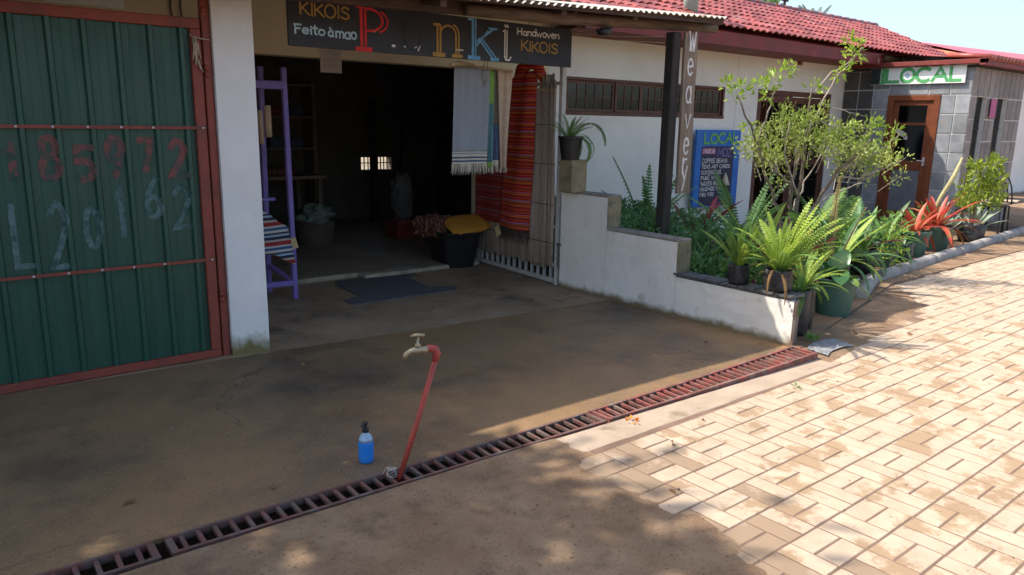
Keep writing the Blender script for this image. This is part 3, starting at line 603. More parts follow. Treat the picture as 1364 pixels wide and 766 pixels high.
wall_xz('wall', -1.2, 6.30, 0, 2.98, [H1], FY, FY+.2, m_cream, shop)
HW = (6.60, 9.86, 1.70, 2.165); HD = (10.72, 12.95, 0, 2.17); HV = (11.75, 11.93, 2.60, 2.72)
wall_xz('wall', 6.303, 10.145, 0, 2.98, [HW], FY+.003, FY+.2, m_grey_pl, shop)
wall_xz('wall', 10.152, 16.0, 0, 2.98, [HD, HV], FY+.003, FY+.2, m_grey_pl, shop)
mb = MB(); mb.box(11.752, 11.928, FY+.03, FY+.1, 2.602, 2.718); build(mb, 'vent', m_fascia, shop)
# inside of the shop
mb = MB(); mb.box(-.5, 8.4, FY-.13, FY+4.2, -.002, .036); build(mb, 'floor', m_shopfloor, shop)
mb = MB(); mb.box(1.96, 3.60, FY-.16, FY-.132, 0, .05); mb.box(3.605, 5.05, FY-.30, FY-.132, 0, .045); build(mb, 'threshold', m_sill, shop, bevel=.008)
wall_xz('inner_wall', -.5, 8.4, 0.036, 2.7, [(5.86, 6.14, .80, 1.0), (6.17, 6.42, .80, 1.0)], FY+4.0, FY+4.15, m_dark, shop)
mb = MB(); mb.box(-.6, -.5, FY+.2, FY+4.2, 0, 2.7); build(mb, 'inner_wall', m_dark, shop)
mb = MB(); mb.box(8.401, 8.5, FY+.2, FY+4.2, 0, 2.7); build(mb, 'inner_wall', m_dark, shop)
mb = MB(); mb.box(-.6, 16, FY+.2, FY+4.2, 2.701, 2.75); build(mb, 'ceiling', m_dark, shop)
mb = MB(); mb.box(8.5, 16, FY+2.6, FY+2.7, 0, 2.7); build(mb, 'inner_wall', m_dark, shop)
mb = MB()
for x in (5.93, 6.0, 6.07, 6.23, 6.29, 6.35): mb.box(x-.006, x+.006, FY+4.02, FY+4.04, .80, 1.0)
for a, b in ((5.86, 6.14), (6.17, 6.42)): mb.box(a, b, FY+4.045, FY+4.06, .90, .915)
build(mb, 'window_grille', m_darkwood, shop)
# long window with casements
def window(x0, x1, z0, z1, casements, y, rail=.035, mun=.012, npv=.145, curtain=True, rows=2):
    wf = MB(); wf.box(x0, x1, y-.012, y+.06, z1-.032, z1); wf.box(x0, x1, y-.03, y+.06, z0, z0+.04)
    wf.box(x0, x0+.03, y-.011, y+.06, z0+.04, z1-.032); wf.box(x1-.03, x1, y-.011, y+.06, z0+.04, z1-.032)
    W_ = build(wf, 'window', m_winwood, shop, bevel=.003)
    for (a, b, d) in casements:
        m1 = MB(); za, zb = z0+.043, z1-.035; yy = y+d
        m1.box(a, a+rail, yy, yy+.03, za, zb); m1.box(b-rail, b, yy, yy+.03, za, zb); m1.box(a+rail, b-rail, yy+.001, yy+.029, za, za+rail); m1.box(a+rail, b-rail, yy+.001, yy+.029, zb-rail, zb)
        build(m1, 'casement', m_winwood, W_)
        k = max(1, round((b-a-2*rail)/npv)); m1 = MB()
        for i in range(1, k): xx = a+rail+(b-a-2*rail)*i/k; m1.box(xx-mun/2, xx+mun/2, yy+.004, yy+.024, za+rail, zb-rail)
        for r_ in range(1, rows): zz = za+rail+(zb-za-2*rail)*r_/rows; m1.box(a+rail, b-rail, yy+.006, yy+.022, zz-mun/2, zz+mun/2)
        build(m1, 'glazing_bars', m_winwood, W_)
        m1 = MB(); m1.box(a+rail, b-rail, yy+.012, yy+.016, za+rail, zb-rail); build(m1, 'pane', m_glass, W_)
    return W_
window(6.603, 9.857, 1.703, 2.162, [(6.636, 7.50, .02), (7.505, 8.02, .004), (8.025, 8.9, .02), (8.905, 9.82, .02)], FY+.02)
mb = MB(); mb.box(6.603, 9.857, FY+.075, FY+.19, 1.701, 1.712); build(mb, 'window_sill', m_cream, shop)
mb = MB()
mb.grid(lambda u, v: (6.6+3.3*u, FY+.24+.02*math.sin(u*120)+.012*math.sin(u*53), 1.55+.75*v), 400, 1)
build(mb, 'curtain', m_curtain, shop, smooth=True)
# double door behind the shrub
dr = MB(); dr.box(10.725, 12.945, FY+.01, FY+.09, 2.09, 2.165); dr.box(10.725, 10.79, FY+.01, FY+.09, .02, 2.089); dr.box(12.88, 12.945, FY+.01, FY+.09, .02, 2.089)
D_ = build(dr, 'door', m_winwood, shop, bevel=.003)
for a, b in ((10.795, 11.83), (11.84, 12.875)):
    m1 = MB(); m1.box(a, a+.07, FY+.03, FY+.07, .03, 2.08); m1.box(b-.07, b, FY+.03, FY+.07, .03, 2.08)
    for z in (.03, .95, 1.98): m1.box(a+.07, b-.07, FY+.032, FY+.068, z, z+.1)
    build(m1, 'door_leaf', m_winwood, D_)
    m1 = MB()
    for i in range(1, 5): xx = a+.07+(b-a-.14)*i/5; m1.box(xx-.008, xx+.008, FY+.04, FY+.06, 1.05, 1.98)
    for z in (1.36, 1.67): m1.box(a+.07, b-.07, FY+.042, FY+.058, z-.008, z+.008)
    build(m1, 'glazing_bars', m_winwood, D_)
    m1 = MB(); m1.box(a+.07, b-.07, FY+.048, FY+.052, 1.05, 1.98); m1.box(a+.07, b-.07, FY+.048, FY+.052, .13, .95); build(m1, 'pane', m_glass, D_)
# tiled roof: seven rows of pan tiles
EY, EZ, RY, RZ = 6.40, 2.86, 8.30, 3.70
sl_ = Vector((0, RY-EY, RZ-EZ)); L_ = sl_.length; sd = sl_.normalized(); nn = Vector((0, -sd.z, sd.y))
mb = MB(); mb.add([(5.2, EY+.03, EZ-.03), (16.62, EY+.03, EZ-.03), (16.62, RY, RZ-.03), (5.2, RY, RZ-.03), (16.62, 10.4, 2.7), (5.2, 10.4, 2.7)], [(0, 1, 2, 3), (3, 2, 4, 5)])
roof = build(mb, 'roof', m_fascia, shop)
tw = .310; rows = 8; rl = L_/rows
def tile_mesh():
    m1 = MB(); n = 12; vs = []; 
    for top in (0, 1):
        for e in (0, 1):
            y = -.02+e*(rl+.02)
            for i in range(n+1):
                x = tw*1.02*i/n; hgt = .030*abs(math.sin(i/n*2*math.pi))**1.2
                vs.append((x, y, hgt+(.018 if e == 0 else 0)+(.014 if top else 0)))
    q = n+1; fs = []
    for i in range(n): fs += [(2*q+i, 2*q+i+1, 3*q+i+1, 3*q+i), (i, i+q, i+q+1, i+1), (i, i+1, 2*q+i+1, 2*q+i)]
    fs += [(n, n+q, 3*q+n, 2*q+n), (0, 2*q, 3*q, q)]
    m1.add(vs, fs); return m1.mesh('tile', m_tile, smooth=False)
tm = tile_mesh(); ang = math.atan2(sd.z, sd.y)
for r_ in range(rows):
    for c in range(37):
        x = 5.2+c*tw; p = Vector((x, EY, EZ))+sd*(r_*rl)+nn*.004
        inst('tile', tm, roof, p+Vector((rnd.uniform(-.004, .004), 0, rnd.uniform(-.004, .004))), (ang+rnd.uniform(-.012, .012), rnd.uniform(-.012, .012), rnd.uniform(-.01, .01)))
for c in range(38):
    m1 = MB(); x = 5.2+c*.3; m1.tube([(x, RY, RZ+.005), (x+.31, RY, RZ+.012)], [.075, .085], 10); build(m1, 'ridge_tile', m_tile, roof, smooth=True)
mb = MB(); mb.box(6.25, 13.32, EY+.04, EY+.07, EZ-.21, EZ-.025); build(mb, 'fascia_board', m_fascia, shop, bevel=.003)
mb = MB(); mb.box(6.25, 13.30, EY+.071, FY+.003, EZ-.205, EZ-.19); build(mb, 'soffit', m_fascia, shop)
for x in (12.9, 13.5, 14.1, 14.8, 15.6):
    mb = MB(); mb.tube([(x, EY+.1, EZ-.07+rnd.uniform(-.01, .01)), (x+.5, EY+.12, EZ-.06)], .045, 8); build(mb, 'mortar_bed', m_cream, shop, smooth=True)
# ================================================================== AWNING
t = thing('awning', 'weathered corrugated iron awning on rough poles over the shop front', 'awning', (3, 4.5, 2.4))
def aw(x, y):  # height of the awning sheet
    return 2.405+.0485*(x-3.0)+(y-4.40)*.165
mb = MB(); nx = 560; vs = []; fs = []
for j in range(2):
    for i in range(nx+1):
        x = -4.5+(6.06+4.5)*i/nx
        y = ((4.385 if x > 2.65 else 4.43)+.010*math.sin(x*3)+(.012 if int((x+50)/.82) % 2 else 0)) if j == 0 else 7.09
        z = aw(x, y) if x > -1 else aw(-1, y)
        vs.append((x, y, z+.011*math.sin(x*2*math.pi/.076)))
for i in range(nx): fs.append((i, i+1, nx+1+i+1, nx+1+i))
mb.add(vs, fs); mb.add([(x, y, z+.003) for x, y, z in vs], [(b, a, d, c) for a, b, c, d in [(f[0], f[1], f[2], f[3]) for f in fs]])
build(mb, 'corrugated_sheet', m_iron, t)
mb = MB(); mb.tube([(3.3, 4.62, aw(3.3, 4.62)-.085), (4.2, 4.60, aw(4.2, 4.6)-.100), (5.1, 4.63, aw(5.1, 4.6)-.095), (6.15, 4.60, aw(6.15, 4.6)-.10)], [.040, .048, .045, .043], 10); build(mb, 'pole_rafter', m_log, t, smooth=True)
mb = MB(); mb.bar((-3.8, 4.80, aw(-1, 4.8)-.07), (3.78, 4.72, aw(3.78, 4.72)-.075), .06, .11); build(mb, 'beam', m_beam, t, bevel=.005)
mb = MB(); mb.bar((-3.8, 4.44, aw(-1, 4.44)-.035), (6.04, 4.44, aw(6.04, 4.44)-.036), .03, .045); build(mb, 'eave_batten', m_beam, t)
for x in (.3, 1.8, 3.0, 4.1, 4.9, 5.95):
    mb = MB(); mb.bar((x, 4.46, aw(x, 4.46)-.040), (x+.02, 7.09, aw(x, 7.09)-.045), .05, .055); build(mb, 'rafter', m_beam, t)
mb = MB(); mb.bar((1.9, 6.98, aw(3, 6.98)-.13), (6.0, 6.98, aw(5, 6.98)-.10), .06, .09); build(mb, 'wall_plate', m_beam, t)
t = thing('awning_post', 'tall black tarred post standing in the planter under the awning', 'post', (5.55, 4.56, .2))
mb = MB(); mb.box(5.475, 5.580, 4.52, 4.62, .2, 2.40); build(mb, 'post', m_darkwood, t, bevel=.01)
mb = MB(); mb.lathe([(.03, 0), (.05, .01), (.055, .04), (.03, .06)], (4.62, 4.55, 2.30), 10); mb.lathe([(.02, 0), (.035, .02), (.02, .05)], (4.68, 4.56, 2.31), 8); mb.bar((4.56, 4.56, 2.34), (4.72, 4.56, 2.37), .03, .02)
build(mb, 'lamp_fitting', m_black, None, smooth=True, label='small black light fitting under the awning pole', category='lamp')
# pale pipe and stump above the awning
mb = MB(); mb.tube([(8.66, 6.9, 2.95), (8.66, 6.9, 3.9)], .10, 14); build(mb, 'roof_pipe', M('pale_green_pipe', (.40, .50, .42), (.3, .38, .32), 5, .7, .2), None, smooth=True, label='pale green pipe standing up through the tiled roof', category='pipe')
# ================================================================== SIGNS
t = thing('shop_sign', 'long black hand painted sign hanging over the shop entrance', 'sign', (3.6, 5.3, 2.1))
mb = MB(); mb.box(2.255, 4.967, 5.29, 5.312, 2.098, 2.430); build(mb, 'board', m_signblk, t, bevel=.002)
for a, b in (((4.45, 5.3, 2.43), (4.42, 5.1, 2.55)), ((4.95, 5.3, 2.42), (5.02, 5.0, 2.55)), ((4.72, 5.3, 2.43), (4.84, 5.1, 2.56)), ((4.70, 5.3, 2.43), (4.62, 5.3, 2.62)), ((3.1, 5.3, 2.43), (3.08, 5.0, 2.52)), ((3.75, 5.3, 2.43), (3.70, 5.0, 2.54)), ((2.35, 5.3, 2.43), (2.36, 5.1, 2.6)), ((4.966, 5.32, 2.40), (5.45, 4.62, 2.36)), ((4.966, 5.32, 2.385), (5.47, 4.62, 2.31))):
    mb = MB(); mb.tube([a, Vector(a).lerp(Vector(b), .5)-Vector((0, 0, .01)), b], .004, 4); build(mb, 'cord', m_rope, t)
SY = 5.2895
def sg(s, x0, x1, zb, h, wd, mt, slope=0, jit=.03):
    wd *= 1.3
    m1 = MB(); text(m1, s, (x0, SY, zb), VX, VZ, h, x1-x0, wd, jit, slope=slope); build(m1, 'lettering', mt, t)
sg('KIKOIS', 2.345, 2.735, 2.312, .085, .010, p_gold); sg('Feito', 2.300, 2.535, 2.185, .062, .010, p_lblue); sg('à', 2.555, 2.60, 2.185, .062, .010, p_lblue); sg('mao', 2.612, 2.785, 2.178, .072, .010, p_lblue)
sg('Handwoven', 4.318, 4.812, 2.338, .058, .0085, p_white); sg('KIKOIS', 4.365, 4.80, 2.208, .085, .010, p_gold)
def big(strokes, mt):
    m1 = MB()
    for k, (wd, st) in enumerate(strokes): ribbon(m1, st, wd*1.15, Vector((0, SY, 0)), VX, VZ, .0015+.00015*k)
    build(m1, 'lettering', mt, t)
big([(.022, [(2.823, 2.14), (2.823, 2.40)]), (.018, [(2.856, 2.14), (2.856, 2.40)]), (.016, [(2.785, 2.41), (2.90, 2.408)]), (.030, [(2.782, 2.112), (2.838, 2.112)]), (.030, [(2.843, 2.112), (2.899, 2.112)]),
     (.016, arc(2.885, 2.325, .115, .078, 100, -105, 16)), (.012, arc(2.93, 2.32, .115, .083, 60, -65, 12))], p_red)
big([(.013, arc(3.265, 2.24, .075, .105, 0, 360, 20))], p_dgreen)
big([(.016, [(3.497, 2.14), (3.497, 2.335)]), (.014, [(3.525, 2.14), (3.525, 2.345)]), (.018, [(3.463, 2.347), (3.515, 2.347)]), (.028, [(3.460, 2.118), (3.505, 2.118)]), (.028, [(3.512, 2.118), (3.56, 2.118)]),
     (.013, arc(3.60, 2.275, .075, .072, 165, 0, 12)+[(3.675, 2.13)]), (.013, arc(3.605, 2.285, .098, .082, 60, 0, 6)+[(3.703, 2.13)]), (.024, [(3.645, 2.118), (3.733, 2.118)])], p_gold)
big([(.020, [(3.845, 2.14), (3.845, 2.41)]), (.014, [(3.873, 2.14), (3.873, 2.42)]), (.018, [(3.80, 2.418), (3.85, 2.418)]), (.028, [(3.805, 2.117), (3.855, 2.117)]), (.028, [(3.862, 2.117), (3.913, 2.117)]), (.016, [(3.895, 2.25), (4.06, 2.36)]), (.012, [(4.01, 2.362), (4.098, 2.36)]), (.013, [(3.885, 2.215), (4.0, 2.34)]),
     (.015, [(3.905, 2.27), (4.045, 2.13)]), (.013, [(3.935, 2.275), (4.085, 2.13)]), (.022, [(4.035, 2.113), (4.112, 2.116)])], p_blue)
big([(.010, [(4.183, 2.15), (4.183, 2.36)]), (.010, [(4.206, 2.14), (4.206, 2.36)]), (.012, [(4.178, 2.40), (4.195, 2.385)]), (.012, [(4.20, 2.405), (4.217, 2.388)]), (.010, [(4.162, 2.35), (4.186, 2.365)]), (.014, [(4.183, 2.15), (4.195, 2.122), (4.232, 2.118), (4.25, 2.145)])], p_white)
big([(.016, [(3.085, 2.155), (3.105, 2.155)]), (.010, [(3.19, 2.158), (3.20, 2.155)]), (.014, [(3.29, 2.15), (3.32, 2.165)]), (.010, [(3.315, 2.135), (3.33, 2.175)]), (.010, [(3.68, 2.165), (3.745, 2.168)]), (.008, [(2.90, 2.245), (2.94, 2.247)])], p_white)
# notice
mb = MB(); mb.box(3.335, 3.56, FY-.006, FY-.003, 2.04, 2.262)
t = thing('notice', 'small sheet of paper pinned under the shop sign', 'paper notice', (3.45, FY-.01, 2.04)); build(mb, 'sheet', m_paper, t)
mb = MB()
for k in range(9):
    if k != 2: mb.box(3.36, 3.36+.17*(.6+.4*rnd.random()), FY-.0074, FY-.0066, 2.235-k*.02, 2.2385-k*.02)
build(mb, 'print_lines', paint('faint_ink', (.30, .27, .25)), t)
# weavery board
t = thing('weavery_board', 'vertical weathered board reading Weavery nailed beside the black post', 'sign', (5.7, 4.5, 1.0))
mb = MB()
def wb(u, v):
    z = .985+v*1.43; e = .006*noise.noise(Vector((z*4, 2 if u < .5 else 7, 0))); x = 5.592+.004*v*0+u*.178+e-(.0*z)
    return x
n_ = 24; vs = []
for i in range(n_+1):
    v = i/n_; z = .975+v*1.43
    for x, y in ((wb(0, v), 4.49), (wb(1, v), 4.49), (wb(1, v), 4.515), (wb(0, v), 4.515)): vs.append((x-.0+.018*(1-v)*1, y, z))
fs = [(0, 3, 2, 1), (n_*4, n_*4+1, n_*4+2, n_*4+3)]
for i in range(n_):
    for k in range(4): a = i*4+k; b = i*4+(k+1) % 4; fs.append((a, b, b+4, a+4))
mb.add(vs, fs); build(mb, 'board', m_wood, t)
for ch, z, h in (('W', 2.245, .15), ('e', 2.045, .20), ('a', 1.795, .22), ('v', 1.575, .20), ('e', 1.345, .20), ('r', 1.16, .22), ('y', .99, .21)):
    m1 = MB(); 
    if ch == 'y': z += .09
    wq = {'W': .10, 'r': .07}.get(ch, .085); text(m1, ch, (5.64+(.018 if z < 1.6 else .006), 4.489, z), VX, VZ, h*1.05, wq, .018); build(m1, 'lettering', p_white, t)
# blue LOCAL board
t = thing('chalk_board', 'blue framed chalkboard listing goods on the white facade', 'sign', (9.6, 7.05, .5))
mb = MB(); mb.box(9.10, 10.18, 6.985, 7.02, .40, 1.535); build(mb, 'frame_board', m_blue, t, bevel=.004)
mb = MB(); mb.box(9.235, 10.02, 6.981, 6.986, .42, 1.295); build(mb, 'chalk_panel', m_chalk, t)
def cb(s, x0, x1, z, h, wd, mt): m1 = MB(); text(m1, s, (x0, 6.980, z), VX, VZ, h, x1-x0, wd, .06); build(m1, 'lettering', mt, t)
cb('LOCAL', 9.27, 10.12, 1.345, .145, .034, p_lgreen)
m1 = MB(); m1.box(9.25, 9.56, 6.9796, 6.9805, 1.185, 1.27); build(m1, 'painted_patch', p_magenta, t)
m1 = MB(); text(m1, 'MADE IN', (9.265, 6.979, 1.20), VX, VZ, .055, .28, .010, .06); build(m1, 'lettering', p_white, t)
cb('MOZ', 9.62, 9.96, 1.15, .125, .018, p_purple)
for k, (s, l) in enumerate((('COFFEE BEANS', .62), ('TEAS ART CARDS', .70), ('COCONUT OIL', .50), ('PURE WAX', .44), ('SAUCES HONEY', .54), ('HANDMADE TOYS', .54), ('PIRI PIRI', .34))):
    cb(s, 9.25, 9.25+l, 1.055-k*.083, .055, .0095, p_white)
# hanging ornament in front of the board
mb = MB(); mb.lathe([(.0, .0), (.075, 0), (.055, .05), (.03, .13), (.012, .17), (0, .19)], (9.78, 6.93, .72), 14); build(mb, 'cloth_cone', M('cream_cloth', (.6, .56, .48), (.5, .33, .16), 3, .9), None, smooth=True, label='small cream cone ornament hanging in front of the blue board', category='ornament')
# ================================================================== PURPLE RACK
t = thing('display_rack', 'purple wooden rack standing beside the white pillar', 'rack', (2.5, 6.6, 0))
def pole(a, b, wd=.045, n='post'): m1 = MB(); m1.bar(a, b, wd, wd, (0, 1, 0)); return build(m1, n, m_purple, t, bevel=.008, seg=2)
pole((2.685, 6.40, .0), (2.67, 6.41, 2.02)); pole((2.600, 6.80, 0), (2.59, 6.72, 2.04)); pole((2.05, 6.45, 0), (2.04, 6.44, 2.02)); pole((2.0, 6.80, 0), (1.99, 6.74, 2.03))
pole((2.06, 6.42, 1.87), (2.655, 6.385, 1.87), .07, 'rail'); pole((2.01, 6.74, 1.88), (2.57, 6.74, 1.88), .05, 'rail'); pole((2.06, 6.425, .155), (2.665, 6.385, .155), .05, 'rail'); pole((2.02, 6.79, .20), (2.58, 6.79, .20), .05, 'rail')
pole((2.605, 6.78, .26), (2.675, 6.42, .16), .04, 'rail'); pole((2.05, 6.46, .9), (2.58, 6.50, .9), .03, 'rail')
mb = MB(); mb.tube([(2.495, 6.36, 1.44), (2.492, 6.355, 1.70)], .030, 10); build(mb, 'bamboo_roll', m_bamboo, None, smooth=True, label='pale bamboo roll hanging in front of the purple rack', category='bamboo roll')
mb = MB(); mb.tube([(2.44, 6.37, 1.38), (2.43, 6.36, 1.66)], .022, 8); build(mb, 'bamboo_roll', m_bamboo, None, smooth=True, label='slimmer bamboo roll half hidden by the white pillar', category='bamboo roll')
t = thing('rag_rug', 'striped rag rug slung over the lower bar of the purple rack', 'rug', (2.45, 6.5, .5))
mb = MB()
def rr(u, v):
    x = 2.0+.60*u; q = v*2-1
    y = 6.30+.26*abs(q)**1.2*(-1 if q < 0 else 1)*.55; z = .93-.26*u*u-.42*abs(q)**1.4*(1-.25*u)
    return (x, y-.0, z+.008*math.sin(u*20))
mb.grid(rr, 24, 24); o = build(mb, 'rug', m_serape, t, smooth=True); o.modifiers.new('thick', 'SOLIDIFY').thickness = .012
mb = MB(); mb.bar((2.63, 6.30, .57), (2.655, 6.30, .475), .075, .003, (0, 1, 0)); build(mb, 'price_tag', m_tag, t)
# ================================================================== RUBBER MAT
mb = MB(); mp_ = [(3.30, 6.86), (4.18, 6.73), (3.985, 6.59), (3.925, 6.10), (4.17, 5.99), (4.075, 5.85), (2.995, 5.87), (2.985, 6.05), (3.19, 6.13), (3.24, 6.68)]
q = len(mp_); mb.add([(x, y, z) for z in (.001, .012) for x, y in mp_], [tuple(range(2*q-1, q-1, -1))[::-1], tuple(range(q))[::-1]]+[(i, (i+1) % q, (i+1) % q+q, i+q) for i in range(q)])
build(mb, 'door_mat', m_mat, None, label='dark grey hide shaped rubber mat in front of the threshold', category='mat')
# ================================================================== BLACK TUB
t = thing('plastic_tub', 'black plastic tub full of folded textiles beside the doorway', 'tub', (4.85, 7.0, 0))
def tubf(u, v):
    # rounded rectangle flaring upward, local axes along the measured base edges
    a = u*2*math.pi; c, s_ = math.cos(a), math.sin(a); pw = .30
    X = math.copysign(abs(c)**pw, c); Y = math.copysign(abs(s_)**pw, s_)
    k = .78+.22*min(1, v/.93)+(.05 if v > .93 else 0)
    w2, h2 = .225*k, .34*k
    ax = Vector((.97, -.24, 0)); ay = Vector((.24, .97, 0))
    p = Vector((4.835, 7.02, 0))+ax*X*w2+ay*Y*h2
    return (p.x, p.y, .004+v*.40)
mb = MB(); mb.grid(tubf, 48, 16); build(mb, 'tub', m_black, t, smooth=True)
mb = MB(); mb.add([tubf(i/48, .25) for i in range(48)], [tuple(range(48))]); build(mb, 'tub_base', m_black, t)
def blob(name, c, sx, sy, sz, mt, lab, cat, rot=0, sq=.6, parent=None, nz=.06, fq=6, tilt=0, tilty=0):
    mb = MB(); ca, sa = math.cos(rot), math.sin(rot)
    def f(u, v):
        a = u*2*math.pi; b = (v-.5)*math.pi
        cx = math.copysign(abs(math.cos(a))**sq, math.cos(a))*math.cos(b)**.6 if v not in (0, 1) else 0
        cy = math.copysign(abs(math.sin(a))**sq, math.sin(a))*math.cos(b)**.6 if v not in (0, 1) else 0
        n1 = 1+nz*noise.noise(Vector((cx*fq/2+c[0]*3, cy*fq/2, b*fq/3)))*3
        X = cx*sx*n1; Y = cy*sy*n1; Z = math.sin(b)*sz*n1*(1-.25*(cx*cx+cy*cy)/2)+tilt*X+tilty*Y
        return (c[0]+X*ca-Y*sa, c[1]+X*sa+Y*ca, c[2]+Z)
    mb.grid(f, 40, 20)
    return build(mb, name, mt, parent, smooth=True, **({} if parent else dict(label=lab, category=cat)))
blob('cushion', (4.91, 6.84, .475), .25, .19, .055, m_yellow, 'mustard yellow cushion lying on top of the black tub', 'cushion', -.15, .42, nz=.03, tilt=.10, tilty=.30)
blob('striped_bundle', (4.67, 7.15, .43), .17, .22, .13, m_blanket, 'rolled brown striped cloth stuffed in the back of the black tub', 'cloth', .4, .6, nz=.16)
blob('dark_bundle', (4.92, 7.16, .42), .17, .19, .10, m_blanket, 'dark reddish folded cloth behind the mustard cushion', 'cloth', .1, .6, nz=.2)
# ================================================================== REED GATE (open leaf) AND WHAT HANGS ON IT
t = thing('reed_gate', 'open gate leaf of dry reeds in a white metal frame', 'gate', (5.06, 5.51, 0))
ga = Vector((5.062, 5.52, 0)); gb = Vector((5.17, 6.97, 0)); gd = (gb-ga).normalized(); gl_ = (gb-ga).length
def gp(s, z, o=0): q = ga+gd*s+Vector((-gd.y, gd.x, 0))*o; return (q.x, q.y, z)
mb = MB(); mb.box(5.038, 5.086, 5.475, 5.523, .0, 2.20); build(mb, 'post', m_whitemetal, t, bevel=.004)
mb = MB(); mb.bar(gp(gl_, .02), gp(gl_, 2.1), .04, .04, (1, 0, 0)); build(mb, 'post', m_whitemetal, t)
for z in (.035, .20): mb = MB(); mb.bar(gp(.02, z), gp(gl_-.02, z), .03, .045); build(mb, 'rail', m_whitemetal, t)
mb = MB(); mb.bar(gp(.02, 1.97), gp(gl_-.02, 1.97, 0), .02, .03); build(mb, 'rail', m_reed, t)
mb = MB(); mb.bar(gp(.02, 1.90, .045), gp(.62, 1.93, .06), .015, .022); build(mb, 'cross_cane', m_bamboo, t)
for k in range(13): mb = MB(); mb.bar(gp(.08+k*.108, .057), gp(.08+k*.108, .178), .035, .012); build(mb, 'baluster', m_whitemetal, t)
rm = []
for k in range(4):
    m1 = MB(); m1.tube([(0, 0, 0), (.006*math.sin(k), .004, .6), (.004*math.cos(k*2), -.003, 1.25), (0, .003, 1.80)], [.012, .013, .012, .011], 6); rm.append(m1.mesh('reed', m_reed, smooth=True))
k = 0; s = .045
while s < gl_-.03:
    o_ = rnd.uniform(.018, .034); p = gp(s, .175+rnd.uniform(-.03, .02), o_)
    inst('reed', rm[k % 4], t, p, (rnd.uniform(-.008, .008), rnd.uniform(-.008, .008), rnd.uniform(0, 6)), (rnd.uniform(.7, 1.25),)*2+(rnd.uniform(.97, 1.06),))
    s += rnd.uniform(.013, .020); k += 1
for z in (.42, .80, 1.20, 1.58):
    mb = MB(); mb.tube([gp(s_*gl_/12, z+.006*math.sin(s_*3), .046+.004*math.sin(s_*5)) for s_ in range(13)], .004, 4); build(mb, 'binding_wire', m_wire, t)
mb = MB(); mb.tube([gp(-.03, 1.22, .03), gp(-.06, 1.215, .0), gp(-.03, 1.21, -.03)], .006, 5)
mb.tube([(5.03, 5.46, .42), (5.0, 5.45, .43), (5.02, 5.40, .425)], .008, 5)
for k in range(8): mb.tube([(5.02, 5.45, .42-.03*k), (5.0+.01*(k % 2), 5.44, .41-.03*k), (5.02, 5.43, .395-.03*k)], .006, 4)
build(mb, 'latch_chain', m_wire, t)
def cloth(name, mt, fn, nu, nv, lab, cat, th=.006, parent=None, **k):
    mb = MB(); mb.grid(fn, nu, nv); o = build(mb, name, mt, parent, smooth=True, **({} if parent else dict(label=lab, category=cat)))
    o.modifiers.new('thick', 'SOLIDIFY').thickness = th; return o
# orange rug folded over the top of the leaf
t = thing('orange_rug', 'bright orange and red striped rug draped over the reed gate', 'rug', (5.0, 6.1, .5))
def orug(u, v):
    z = 2.10-v*1.60; yl = 6.27+.15*v; yr = 5.84+.07*v
    if v < .06: yl -= (.06-v)*2.5; yr += (.06-v)*.8
    y = yl+(yr-yl)*u; x = 5.02-.05*(1-abs(2*u-1)**3)-.012*math.sin(u*9+v*3)-.02*v
    return (x+.11*(y-5.5)*.55, y, z+.01*math.sin(u*6))
cloth('rug', m_rug, orug, 30, 60, '', '', .010, t)
mb = MB(); mb.tube([(5.06, 6.19, 2.05), (5.0, 6.05, 2.11), (4.99, 5.93, 2.17), (5.02, 5.83, 2.155), (5.05, 5.80, 2.06), (5.06, 5.80, 1.99)], [.03, .06, .065, .06, .05, .02], 12); build(mb, 'rug_fold', m_rug, t, smooth=True)
mb = MB()
for k in range(60):
    p = Vector(orug(k/59, 1)); mb.tube([p+Vector((-.004, 0, .003)), p+Vector((-.006, rnd.uniform(-.008, .008), -.07)), p+Vector((-.004, rnd.uniform(-.012, .012), -.13-.03*rnd.random()))], [.0035, .003, .001], 3)
build(mb, 'fringe', M('dark_fringe', (.05, .04, .035), (.1, .07, .05), 20, .95), t)
t = thing('red_rug', 'dark red rug hanging on the inner half of the reed gate', 'rug', (5.05, 6.7, .55))
cloth('rug', m_rug2, lambda u, v: (5.055+.012*math.sin(u*7)+.09*(.9-.5*u)*.5, 6.93-.55*u, 1.95-1.43*v), 20, 40, '', '', .008, t)
mb = MB(); mb.bar((5.0, 6.42, .49), (4.99, 6.36, .40), .07, .003, (1, .2, 0)); build(mb, 'price_tag', m_tag, t)
